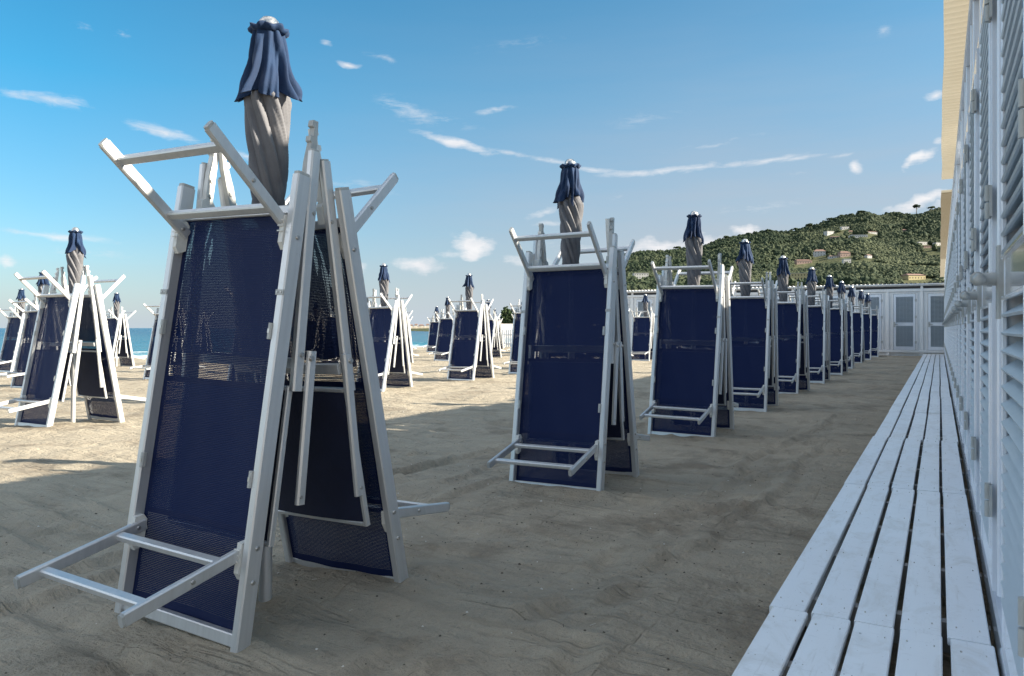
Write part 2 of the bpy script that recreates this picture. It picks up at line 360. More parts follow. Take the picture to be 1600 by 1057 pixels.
# ------------------------------------------------------------------ mesh helper
class MB:
    def __init__(s): s.v = []; s.f = []; s.mi = []; s.sm = []; s.cur = 0; s.smooth = False
    def add(s, vs, fs, sm=None):
        o = len(s.v); s.v += [tuple(v) for v in vs]
        s.f += [tuple(i + o for i in f) for f in fs]
        s.mi += [s.cur]*len(fs); s.sm += [s.smooth if sm is None else sm]*len(fs)
    def prism(s, prof, p0, p1, up=(0,0,1)):
        """closed 2-D profile (a, b) swept from p0 to p1; a sideways, b along up"""
        p0 = Vector(p0); p1 = Vector(p1); d = (p1-p0).normalized(); up = Vector(up)
        a = d.cross(up)
        if a.length < 1e-5: up = Vector((0,1,0)); a = d.cross(up)
        a.normalize(); b = a.cross(d).normalized()
        n = len(prof); vs = [p + a*x + b*y for p in (p0, p1) for x, y in prof]
        fs = [(i, (i+1) % n, n+(i+1) % n, n+i) for i in range(n)] + [tuple(range(n-1, -1, -1)), tuple(range(n, 2*n))]
        s.add(vs, fs)
    def bar(s, p0, p1, w, h, up=(0,0,1), ch=None):
        ch = min(w, h)*.18 if ch is None else ch; x, y = w/2, h/2
        s.prism([(-x+ch,-y),(x-ch,-y),(x,-y+ch),(x,y-ch),(x-ch,y),(-x+ch,y),(-x,y-ch),(-x,-y+ch)], p0, p1, up)
    def box(s, x0, x1, y0, y1, z0, z1, ch=0):
        if ch: s.bar(((x0+x1)/2, y0, (z0+z1)/2), ((x0+x1)/2, y1, (z0+z1)/2), x1-x0, z1-z0, (0,0,1), ch); return
        vs = [(x,y,z) for z in (z0,z1) for y in (y0,y1) for x in (x0,x1)]
        s.add(vs, [(0,2,3,1),(4,5,7,6),(0,1,5,4),(2,6,7,3),(0,4,6,2),(1,3,7,5)])
    def cyl(s, p0, p1, r0, r1=None, n=12, cap=True):
        r1 = r0 if r1 is None else r1
        p0 = Vector(p0); p1 = Vector(p1); d = (p1-p0).normalized()
        up = Vector((0,0,1)) if abs(d.z) < .9 else Vector((1,0,0))
        a = d.cross(up).normalized(); b = d.cross(a).normalized()
        vs = [p + (a*math.cos(t)+b*math.sin(t))*r for p, r in ((p0,r0),(p1,r1)) for t in [2*PI*i/n for i in range(n)]]
        s.add(vs, [(i, (i+1) % n, n+(i+1) % n, n+i) for i in range(n)], True)
        if cap: s.add(vs, [tuple(range(n-1,-1,-1)), tuple(range(n, 2*n))], False)
    def lathe(s, prof, c=(0,0,0), n=24):
        vs = [(c[0]+r*math.cos(2*PI*i/n), c[1]+r*math.sin(2*PI*i/n), c[2]+z) for r, z in prof for i in range(n)]
        fs = [(k*n+i, k*n+(i+1) % n, (k+1)*n+(i+1) % n, (k+1)*n+i) for k in range(len(prof)-1) for i in range(n)]
        s.add(vs, fs, True)
    def bolt(s, p, d, r=.008, h=.006):
        p = Vector(p); d = Vector(d); old = s.cur; s.cur = 1
        s.cyl(p, p+d*h, r, r*.75, 8); s.cur = old
    def mesh(s, name, mats):
        me = bpy.data.meshes.new(name); me.from_pydata(s.v, [], s.f); me.update()
        for m in (mats if isinstance(mats, (list, tuple)) else [mats]): me.materials.append(m)
        me.polygons.foreach_set('material_index', s.mi); me.polygons.foreach_set('use_smooth', s.sm)
        return me
    def build(s, name, mats, parent=None):
        return put(name, s.mesh(name, mats), parent)
def put(name, me, parent=None, loc=None, rot=None):
    o = bpy.data.objects.new(name, me); COL.objects.link(o)
    if parent: o.parent = parent
    if loc is not None: o.location = loc
    if rot is not None: o.rotation_euler = rot
    return o
def np_mesh(name, V, Fq, m, smooth=True, attr=None):
    me = bpy.data.meshes.new(name); k = Fq.shape[1]
    me.vertices.add(len(V)); me.vertices.foreach_set('co', V.astype(np.float32).ravel())
    me.loops.add(Fq.size); me.loops.foreach_set('vertex_index', Fq.astype(np.int32).ravel())
    me.polygons.add(len(Fq)); me.polygons.foreach_set('loop_start', np.arange(0, Fq.size, k, dtype=np.int32))
    me.polygons.foreach_set('use_smooth', np.full(len(Fq), smooth))
    me.update(calc_edges=True); me.validate()
    me.materials.append(m)
    if attr is not None:
        a = me.attributes.new('tone', 'FLOAT', 'POINT'); a.data.foreach_set('value', attr.astype(np.float32))
    return me
def thing(name, label, cat, loc=(0,0,0), rot=(0,0,0), group=None):
    o = bpy.data.objects.new(name, None); COL.objects.link(o); o.empty_display_size = .2
    o.location = loc; o.rotation_euler = rot
    o['label'] = label; o['category'] = cat
    if group: o['group'] = group
    return o
def tag(o, label, cat, group=None):
    o['label'] = label; o['category'] = cat
    if group: o['group'] = group
    return o
def kind(o, k, label=None, cat=None):
    o['kind'] = k
    if label: o['label'] = label
    if cat: o['category'] = cat
    return o

# ------------------------------------------------------------------ numpy value noise
def vnoise(x, y, seed=0):
    xi = np.floor(x).astype(np.int64); yi = np.floor(y).astype(np.int64); fx = x-xi; fy = y-yi
    fx = fx*fx*(3-2*fx); fy = fy*fy*(3-2*fy)
    def h(a, b):
        n = (a*374761393 + b*668265263 + seed*982451653) & 0x7fffffff
        n = ((n ^ (n >> 13)) * 1274126177) & 0x7fffffff
        return ((n ^ (n >> 16)) & 0xffff) / 65535.0
    return (h(xi,yi)*(1-fx)+h(xi+1,yi)*fx)*(1-fy) + (h(xi,yi+1)*(1-fx)+h(xi+1,yi+1)*fx)*fy
def fbm(x, y, seed=0, o=4):
    s = 0; a = .5
    for k in range(o): s = s + a*(vnoise(x*2**k, y*2**k, seed+k)-.5); a *= .5
    return s
def sstep(a, b, x):
    t = np.clip((x-a)/(b-a), 0, 1); return t*t*(3-2*t)

# ------------------------------------------------------------------ the grid of umbrellas
ROWX = [-2.36, -9.24, -16.1, -23.0]
ROWOFF = [2.10, 2.28, 2.52, 2.60]
STEP = 2.90
def slope(x, y):
    x = np.asarray(x, float); y = np.asarray(y, float)
    z = np.interp(x, [-400, -60, -45, -35.5, -30, -23, -16.1, -9.24, -3, 5], [-9, -2.2, -.95, -.36, -.19, -.11, -.077, -.03, 0, 0])
    return z + .06*sstep(10, 30, y)*sstep(-7, -4, x)
stations = []
for r in range(4):
    for n in range(0, 13):
        if r == 0 and n > 10: continue
        if r == 1 and (n < 1 or n > 9): continue
        if r == 2 and (n < 2 or n > 9): continue
        if r == 3 and n < 3: continue
        x, y = ROWX[r], ROWOFF[r] + STEP*n*(1.008 if r else 1)
        rr = random.Random(100*r+n)
        if (r, n) == (0, 0): x, y = x-.03, 2.115
        stations.append([r, n, x + (rr.uniform(-.04,.04) if (r, n) != (0, 0) else 0), y + (rr.uniform(-.05,.05) if n else 0), rr])

# ------------------------------------------------------------------ beach
def build_sand():
    def axis(parts):
        out = []
        for a, b, s in parts: out += list(np.arange(a, b-1e-6, s))
        return np.array(out + [parts[-1][1]])
    xs = axis([(-420,-60,30),(-60,-30,1.0),(-30,-12,.25),(-12,-5,.07),(-5,-.4,.025),(-.4,3,.4),(3,63,10),(63,420,60)])
    ys = axis([(-60,-10,10),(-10,.4,.8),(.4,6,.025),(6,9,.045),(9,16,.08),(16,46,.3),(46,60,2),(60,180,15)])
    Xg, Yg = np.meshgrid(xs, ys); Z = slope(Xg, Yg)
    near = sstep(-30, -14, Xg)
    c, s = math.cos(R(14)), math.sin(R(14)); U = Xg*c+Yg*s; V = -Xg*s+Yg*c
    Z = Z + .055*fbm(Xg*.7, Yg*.7, 3)*(.5+near)
    Z = Z + .040*fbm(U*.8, V*3.2, 9, 4)
    Z = Z + .024*fbm(U*3.0, V*9.0, 21, 3)*(.4+1.2*vnoise(Xg*.9, Yg*.9, 81)) + .045*fbm(Xg*10, Yg*10, 83, 2)*(vnoise(Xg*.8, Yg*.8, 85)**3) + .008*fbm(Xg*14, Yg*14, 87, 1)
    # dragged furrows and the paths trodden between the rows
    ridge = 1-np.abs(2*vnoise(U*.35+5, V*1.7, 33)-1); Z = Z + .020*ridge**6
    ridge = 1-np.abs(2*vnoise(V*.5+5, U*1.1, 37)-1); Z = Z + .017*ridge**8
    rl = random.Random(19)
    yy = .9
    while yy < 17:
        a1, a2, p1, p2 = rl.uniform(.03,.10), rl.uniform(.01,.03), rl.uniform(0,6), rl.uniform(0,6)
        xs0, xs1 = (rl.uniform(-7,-2.5), -.5) if rl.random() < .6 else (rl.uniform(-9,-5), rl.uniform(-3.5,-1.5))
        cy = yy + a1*np.sin(Xg*.9+p1) + a2*np.sin(Xg*4.1+p2) - .13*(Xg+3)
        q = (Yg-cy)/.036; win = sstep(xs0, xs0+.5, Xg)*(1-sstep(xs1-.4, xs1, Xg))*(.45+.55*vnoise(Xg*1.7, yy+Xg*0, 44))
        amp = rl.uniform(.014, .028)
        Z = Z + .8*amp*win*(np.exp(-q*q) - .8*np.exp(-((q-1.9)/1.1)**2))
        Z = Z + .014*win*sstep(-2.5, 2.5, -q)*np.exp(np.minimum(q, 0)/10)*(q < 3)
        yy += rl.uniform(.24, .52)
    for k in range(7):
        x0 = rl.uniform(-5,-.9); cx = x0 + .12*np.sin(Yg*.8+k) + .03*np.sin(Yg*3.7+k*2); q = (Xg-cx)/.045
        win = sstep(1+k*.6, 1.6+k*.6, Yg)*(1-sstep(4+k, 5+k, Yg)); Z = Z + .020*win*(np.exp(-q*q)-.8*np.exp(-((q-1.8)/1.1)**2))
    for (x0, y0, x1, y1) in [(-1.15,1.5,-1.5,9.5),(-4.5,1.2,-4.1,9.0)]:
        t = np.clip((Yg-y0)/(y1-y0), 0, 1); cx = x0+(x1-x0)*t + .12*np.sin(Yg*1.7)
        m = np.exp(-((Xg-cx)/.22)**2)*sstep(y0-.5, y0+.5, Yg)*(1-sstep(y1-.5, y1+.5, Yg))
        Z = Z + m*(.050*fbm(Xg*7, Yg*5, 51, 3) - .006)
    # footprints
    rf = random.Random(5)
    for i in range(46):
        if i < 26: fx, fy = -1.25+.13*(-1)**i+rf.uniform(-.05,.05), .9+i*.34
        else: fx, fy = rf.uniform(-6,-.8), rf.uniform(1.0,8.5)
        a = rf.uniform(-.4,.4)+(0 if i < 26 else rf.uniform(0,3)); ca, sa = math.cos(a), math.sin(a)
        u = ((Xg-fx)*ca+(Yg-fy)*sa)/.055; v = (-(Xg-fx)*sa+(Yg-fy)*ca)/.14
        q = u*u+v*v; sel = q < 9
        Z[sel] += (-.024*np.exp(-q[sel]) + .012*np.exp(-((np.sqrt(q[sel])-1.6)/.45)**2))
    # sand heaped round the feet of the loungers and the poles
    for (r, n, x, y, rr) in stations:
        if r > 1 or y > 20: continue
        for dy in (-.40, .40):
            for dx in (-.34, -.1, .15, .34):
                q = ((Xg-x-dx)**2+(Yg-y-dy)**2)/.012
                Z = Z + (.012 if n == 0 else .022)*np.exp(-q)*(.3+1.0*rr.random())
        q = ((Xg-x)**2+(Yg-y)**2)/.03; Z = Z + .02*np.exp(-q)
    V = np.stack([Xg, Yg, Z], -1).reshape(-1, 3); nx, ny = len(xs), len(ys)
    i = np.arange(ny-1)[:,None]*nx + np.arange(nx-1)[None,:]; i = i.ravel()
    Fq = np.stack([i, i+1, i+1+nx, i+nx], -1)
    return kind(put('sand', np_mesh('sand', V, Fq, M['sand'])), 'structure')
build_sand()

# ------------------------------------------------------------------ sea
def build_sea():
    xs = np.concatenate([[-30000,-8000,-2500,-900,-400,-200,-120], np.arange(-90,-33,.5)]); ys = np.concatenate([[-9000,-2000,-600,-200], np.arange(-60,200,1.0), [300,600,1500,5000,16000,40000]])
    Xg, Yg = np.meshgrid(xs, ys)
    nr = sstep(-100, -80, Xg)
    Z = -.42 + nr*(.16*fbm(Xg*.35, Yg*.09, 5)) + .30*np.exp(-((Xg+39.3+1.2*fbm(Xg*0, Yg*.08, 8))/.9)**2)*(.45+1.1*vnoise(Xg*0, Yg*.11, 2)) + .16*np.exp(-((Xg+46+1.8*fbm(Xg*0, Yg*.06, 18))/1.2)**2)
    Z = np.where((Yg > 199) | (Yg < -60), -.42, Z)
    V = np.stack([Xg, Yg, Z], -1).reshape(-1, 3); nx, ny = len(xs), len(ys)
    i = (np.arange(ny-1)[:,None]*nx + np.arange(nx-1)[None,:]).ravel()
    return kind(put('sea', np_mesh('sea', V, np.stack([i,i+1,i+1+nx,i+nx], -1), M['sea'])), 'structure')
build_sea()

# ------------------------------------------------------------------ sun lounger (folded, standing on end; front faces local -y)
def lounger_meshes():
    P = {}
    A = [M['alu'], M['bolt'], M['plastic'], M['grey']]
    for s, nm in ((-1, 'rail_l'), (1, 'rail_r')):
        b = MB(); b.bar((s*.335, .002, 0), (s*.335, .002, 1.74), .036, .066, (0,1,0), .005)
        b.cur = 3; b.bar((s*.335, .002, 1.74), (s*.335, .002, 1.752), .032, .060, (0,1,0), .006)   # end cap
        for v in (.24, .36, 1.50): b.bolt((s*.353, .004, v), (s, 0, 0), .010, .006)
        # strap with two rivets, and the hooks on the inner edge
        b.cur = 3
        b.box(s*.335-.020, s*.335+.020, -.034, -.029, 1.276, 1.296)
        for q in (-.009, .009): b.bolt((s*.335+q, -.034, 1.286), (0,-1,0), .004, .003)
        for v in (1.14, .60):
            b.cur = 3; b.bar((s*.312, -.028, v-.030), (s*.312, -.028, v+.030), .018, .022, (0,1,0), .004)
            b.cur = 1; b.box(s*.312-.005, s*.312+.005, -.041, -.038, v-.008, v+.008)
        P[nm] = ('side_rail', b, A)
    b = MB(); b.bar((-.317, .0, .034), (.317, .0, .034), .046, .034, (0,1,0), .004); P['bottom_bar'] = ('end_bar', b, A)
    b = MB(); b.bar((-.317, .018, 1.615), (.317, .018, 1.615), .036, .028, (0,1,0), .004); P['top_bar'] = ('end_bar', b, A)
    # mesh fabric, slightly sagging between the rails
    b = MB(); nx, nz = 14, 44; vs = []
    for j in range(nz+1):
        v = .052 + (1.605-.052)*j/nz
        for i in range(nx+1):
            u = -.318 + .636*i/nx
            sag = .014*(1-(u/.318)**2)*(.6+.4*math.sin(v*3.1)) + .004*math.sin(u*23+v*7)*(1-(u/.318)**2) + .006*math.sin(v*30+u*9)*max(0, -u-.1)*4*(1-(u/.318)**4)
            vs.append((u, .014+sag, v))
    b.add(vs, [(j*(nx+1)+i, j*(nx+1)+i+1, (j+1)*(nx+1)+i+1, (j+1)*(nx+1)+i) for j in range(nz) for i in range(nx)], True)
    P['fabric'] = ('mesh_fabric', b, [M['mesh']])
    # U-shaped legs: pivot, out vector
    for nm, v0, out, upd in (('leg_t', 1.545, .385, .240), ('leg_b', .340, .435, -.155)):
        b = MB(); L = math.hypot(out, upd); ou, uu = out/L, upd/L
        nrm = (0, uu, ou) if upd > 0 else (0, uu, ou)
        for s in (-1, 1):
            p0 = Vector((s*.297, -.008-ou*-.02, v0-uu*.02)); p1 = Vector((s*.297, -.008-out, v0+upd))
            b.cur = 0; b.bar(p0, p1, .024, .046, nrm, .005)
            b.cur = 3; e = (p1-p0).normalized(); b.bar(p1, p1+e*.010, .022, .042, nrm, .007)
            b.bolt(p0+e*.035+Vector((s*.012,0,0)), (s,0,0), .009, .006); b.bolt(p0+e*.035-Vector((s*.012,0,0)), (-s,0,0), .009, .006)
            b.bolt(p0+e*.24+Vector((s*.012,0,0)), (s,0,0), .009, .006)
        for t in (.20, .82):
            c = Vector((0, -.008-out*t, v0+upd*t)); b.cur = 0
            b.bar(c-Vector((.285,0,0)), c+Vector((.285,0,0)), .036, .026, nrm, .005)
        P[nm] = ('leg_frame', b, A)
    # plastic pivot brackets with ribs
    for nm, v0, sg in (('br_t', 1.545, 1), ('br_b', .340, -1)):
        for s, q in ((-1, 'l'), (1, 'r')):
            b = MB(); b.cur = 0
            x = s*.306
            prof = [(-.025,-.035),(.012,-.045),(.034,-.020),(.040,.030),(.026,.078),(-.006,.095),(-.025,.070)]
            pr = [(a, c*-sg*1.0) for a, c in prof]
            if sg < 0: pr = pr
            b.prism([(c, -a) for a, c in (prof if True else pr)], (x-.011, -.012, v0 - sg*.0), (x+.011, -.012, v0 - sg*.0), (0, -1, 0) if sg > 0 else (0, -1, 0))
            for k in range(3): b.box(x-.013, x+.013, -.046, -.043, v0-.03+k*.02, v0-.025+k*.02)
            b.cur = 1; b.cyl((x-s*.016, -.010, v0), (x-s*.010, -.010, v0), .009, .007, 8)
            P[nm+q] = ('pivot_bracket', b, [M['plastic'], M['bolt']])
    # backrest supports folded behind, with their notched ends
    for s, q in ((-1, 'l'), (1, 'r')):
        b = MB(); b.bar((s*.318, .125, .93), (s*.318, .066, 1.86), .030, .048, (0,1,0), .006)
        b.cur = 3; b.bar((s*.318, .066, 1.86), (s*.318, .0656, 1.868), .024, .04, (0,1,0), .007); b.cur = 0
        b.bolt((s*.331, .090, 1.62), (s,0,0), .010, .006); b.bolt((s*.331, .120, 1.07), (s,0,0), .012, .008)
        P['sup'+q] = ('support_bar', b, A)
        b = MB(); b.bar((s*.342, .160, 1.09), (s*.334, .205, .50), .024, .042, (0,1,0), .007)
        b.bolt((s*.352, .152, 1.06), (s,0,0), .013, .009); b.bolt((s*.344, .196, .53), (s,0,0), .009, .006)
        P['arm'+q] = ('folding_arm', b, A)
        b = MB(); b.cur = 0; x = s*.288
        b.prism([(-.018,0),(.018,0),(.020,.12),(.012,.20),(.022,.205),(.022,.225),(.008,.228),(.008,.262),(.020,.266),(.018,.290),(-.008,.292),(-.016,.20)], (x-.013, .075, 1.70), (x+.013, .075, 1.70), (0,0,1))
        b.prism([(-.040,-.05),(.02,-.05),(.026,.03),(-.010,.055),(-.040,.02)], (x-.017, .065, 1.665), (x+.017, .065, 1.665), (0,0,1))
        for v in (1.72, 1.79): b.cur = 1; b.cyl((x-.017, .075, v), (x+.017, .075, v), .011, .011, 8)
        P['rat'+q] = ('notched_clip', b, [M['plastic'] if s < 0 else M['grey'], M['bolt']])
    b = MB(); b.bar((-.305, .145, 1.035), (.305, .145, 1.035), .022, .045, (0,0,1), .004)
    b.cur = 0
    for q in (-.02, .02): b.bolt((.18+q, .157, 1.035), (0,1,0), .008, .004)
    P['cross'] = ('cross_bar', b, A)
    # folded backrest
    b = MB()
    for s in (-1, 1): b.bar((s*.296, .118, .345), (s*.296, .112, .945), .020, .026, (0,1,0), .004)
    for v in (.352, .938): b.bar((-.286, .118, v), (.286, .118, v), .026, .018, (0,0,1), .004)
    P['bframe'] = ('backrest_frame', b, A)
    b = MB(); vs = [(-.287+.574*i/8, .118+.016*(1-(i/4-1)**2), .362+.568*j/8) for j in range(9) for i in range(9)]
    b.add(vs, [(j*9+i, j*9+i+1, (j+1)*9+i+1, (j+1)*9+i) for j in range(8) for i in range(8)], True)
    vs = [(x, y+.005, z) for x, y, z in vs]
    b.add(vs, [(j*9+i, (j+1)*9+i, (j+1)*9+i+1, j*9+i+1) for j in range(8) for i in range(8)], True)
    P['bfab'] = ('backrest_fabric', b, [M['navy']])
    return {k: (nm, b.mesh(nm, mm)) for k, (nm, b, mm) in P.items()}
LM = lounger_meshes()
def lounger(label, loc, rot, group, legvar=0.0, tight=False):
    t = thing('folded_sun_lounger', label, 'sun lounger', loc, rot, group)
    for k, (nm, me) in LM.items():
        o = put(nm, me, t)
        if tight and k[:3] in ('sup', 'rat', 'arm'):
            o.location = ((.018 if k[-1] == 'l' else -.018), -.024 if k[:3] != 'arm' else -.045, 0)
        if nm == 'leg_frame' and legvar:
            # swing a little about the pivot
            v0 = 1.545 if k == 'leg_t' else .340; a = legvar*(1 if k == 'leg_t' else -.7)
            o.rotation_euler = (a, 0, 0); o.location = Vector((0, -.008, v0)) - Matrix.Rotation(a, 3, 'X') @ Vector((0, -.008, v0))
    return t

# ------------------------------------------------------------------ closed umbrella
def umbrella_meshes(seed):
    rr = random.Random(seed); out = {}
    b = MB(); b.smooth = True
    b.cyl((0,0,-.05), (0,0,1.10), .026, .026, 20); b.cyl((0,0,1.08), (0,0,2.39), .019, .019, 16)
    b.cur = 1; b.lathe([(.027,1.07),(.034,1.075),(.034,1.13),(.022,1.14)], n=16); b.cyl((.03,0,1.10), (.062,0,1.10), .008, .012, 8)
    out['pole'] = b.mesh('pole', [M['alu'], M['grey']])
    # twisted grey canopy
    n, rows = 144, 60; folds = 8; ph = rr.uniform(0, 6.28); vs = []
    lob = [rr.uniform(.75, 1.3) for _ in range(folds)]; lp = [rr.uniform(0, 6.28) for _ in range(3)]
    zb = 1.57
    for j in range(rows+1):
        z = zb + (2.27-zb)*j/rows; f = j/rows
        Rz = np.interp(z, [1.57,1.60,1.70,1.82,1.98,2.08,2.17,2.27], [.045,.062,.070,.078,.090,.101,.058,.028])
        tw = 7.2*(z-1.2)*(1-.25*(z-1.2)) + .35*math.sin((z-1.2)*4+lp[0])
        dep = np.interp(z, [1.5,1.7,2.0,2.2], [.50,.42,.46,.50])
        for i in range(n):
            th = 2*PI*i/n; q = (folds*(th+tw+.10*math.sin(2*th+z*5+lp[1]))/(2*PI)) + ph
            k = int(math.floor(q)) % folds; fr = q-math.floor(q)
            # each fold lies over the next one: rises slowly, drops quickly
            prof = (fr/.80)**.75 if fr < .80 else (1-fr)/.20
            r = Rz*(1 - dep*(1-prof)*lob[k]*.8) * (1+.045*math.sin(3*th+z*9+lp[2])) + .0035*math.sin(26*fr+z*11)*prof
            vs.append((r*math.cos(th), r*math.sin(th), z + (.02*math.sin(folds*th+ph) if j == 0 else 0)))
    b = MB(); b.add(vs, [(j*n+i, j*n+(i+1) % n, (j+1)*n+(i+1) % n, (j+1)*n+i) for j in range(rows) for i in range(n)], True)
    b.add(vs, [tuple(range(n-1,-1,-1))], False)
    out['canopy'] = b.mesh('canopy', M['greycloth'])
    # flared blue valance with deep pleats and a curled hem
    pl = 10; vs = []; prof = [(f/22, 0) for f in range(23)] + [(1.0, 1), (.97, 2), (.92, 3)]
    amps = [rr.uniform(.35, 1.75) for _ in range(pl)]; drop = [rr.uniform(-.025, .035) for _ in range(pl)]; ph = rr.uniform(0,6.28)
    n = 160; lx = rr.uniform(-.012,.012); ly = rr.uniform(-.012,.012)
    for f, st_ in prof:
        for i in range(n):
            th = 2*PI*i/n; thw = th + .12*math.sin(th+ph) + .26*f*math.sin(2*th+ph*2) + .10*math.sin(5*th+ph+5*f)
            q = pl*thw/(2*PI); k0 = int(math.floor(q)) % pl; k1 = (k0+1) % pl; u = q-math.floor(q); u2 = u*u*(3-2*u)
            am = amps[k0]*(1-u2)+amps[k1]*u2; dr = drop[k0]*(1-u2)+drop[k1]*u2
            wv = math.cos(2*PI*q); wv = math.copysign(abs(wv)**.75, wv)
            base = np.interp(f, [0,.12,.4,.65,.85,1], [.058,.064,.069,.079,.090,.093])*(1+.05*math.sin(3*th+ph+4*f)*f)
            r = base*(1 + am*(.09+.24*f**1.2)*wv) + .004*math.sin(23*th+9*f+ph)*f + .007*math.sin(4*th+11*f+ph)*f
            z = 2.352 - f*(.232+dr*1.3) - .018*f*f*wv*am
            r += {0: 0, 1: .004, 2: -.010, 3: -.020}[st_]; z += {0: 0, 1: -.006, 2: -.005, 3: .006}[st_]
            vs.append((r*math.cos(th)+lx*f, r*math.sin(th)+ly*f, z))
    m_ = len(prof); b = MB()
    b.add(vs, [(j*n+i, (j+1)*n+i, (j+1)*n+(i+1) % n, j*n+(i+1) % n) for j in range(m_-1) for i in range(n)], True)
    out['valance'] = b.mesh('valance', M['blue'])
    vs = []
    for (r0, z0, w) in ((.050,2.350,.2),(.064,2.350,.5),(.076,2.362,1.0),(.079,2.372,1.0),(.070,2.376,.8),(.050,2.372,.2),(.03,2.374,0)):
        for i in range(96):
            th = 2*PI*i/96; r = r0*(1+.06*w*math.sin(11*th+ph)); vs.append((r*math.cos(th), r*math.sin(th), z0+.006*w*math.sin(7*th+ph)))
    b = MB(); b.add(vs, [(j*96+i, j*96+(i+1) % 96, (j+1)*96+(i+1) % 96, (j+1)*96+i) for j in range(6) for i in range(96)], True)
    out['collar'] = b.mesh('collar', M['blue'])
    b = MB(); b.lathe([(.046,2.368),(.052,2.372),(.052,2.378),(.046,2.380),(.044,2.390),(.038,2.405),(.026,2.417),(.012,2.4225),(.0005,2.4235)], n=28)
    out['cap'] = b.mesh('cap', M['cap'])
    return out
UM = [umbrella_meshes(s) for s in (3, 8, 14, 23)]
def umbrella(label, loc, rot, k, group):
    t = thing('closed_umbrella', label, 'umbrella', loc, rot, group)
    for nm, me in UM[k].items(): put(nm, me, t)
    return t

ROWN = ['row beside the boardwalk', 'second row from the boardwalk', 'third row from the boardwalk', 'row nearest the sea']
ORD = ['nearest','second','third','fourth','fifth','sixth','seventh','eighth','ninth','tenth','eleventh','twelfth','thirteenth']
first = {0: 0, 1: 1, 2: 2, 3: 3}
for (r, n, x, y, rr) in stations:
    z = float(slope(x, y)); k = n - first[r]
    place = ORD[k]
    umb_desc = f'closed navy and grey umbrella, {place} in the {ROWN[r]}'
    rot = (R(rr.uniform(-.6,.6)), R(rr.uniform(-.6,.6)), rr.uniform(0, 6.28))
    if (r, n) == (0, 0): rot = (R(-.15), R(.35), 0)
    umbrella(umb_desc, (x, y, z), rot, (n + r*2) % 4, 'closed umbrellas standing in rows on the sand')
    if (r, n) == (0, 0):
        la, ra = (-2.475, 1.775, .015), (R(-8.3), R(1.5), R(0.5))
        lb, rb = (-2.39, 2.59, -.005), (R(-11.6), R(1.0), R(180))
    elif (r, n) == (0, 1):
        la, ra = (-2.33, y-.41, .0), (R(-9.5), R(-.3), R(2))
        lb, rb = (-2.35, y+.35, -.01), (R(-9.8), R(.5), R(181))
    else:
        la = (x+rr.uniform(-.05,.05), y-(.41 if r == 0 else .43)+rr.uniform(-.03,.03), z-.005)
        ra = (R((-9.6 if r == 0 else -11.6)+rr.uniform(-.8,.8)), R(rr.uniform(-.9,.9)), R(rr.uniform(-3,4)))
        lb = (x+(.0 if r == 0 else .02)+rr.uniform(-.05,.05), y+.41+rr.uniform(-.03,.03), z-.005)
        rb = (R(-10.6+rr.uniform(-.6,.6)), R(rr.uniform(-.9,.9)), R(180+rr.uniform(-3,4)))
    lounger(f'folded navy lounger on near side of {place} umbrella, {ROWN[r]}', la, ra, 'folded sun loungers propped in pairs round the umbrellas', R(rr.uniform(-4,4)) if (r, n) != (0, 0) else 0)
    lounger(f'folded navy lounger on far side of {place} umbrella, {ROWN[r]}', lb, rb, 'folded sun loungers propped in pairs round the umbrellas', R(rr.uniform(-4,4)), True)

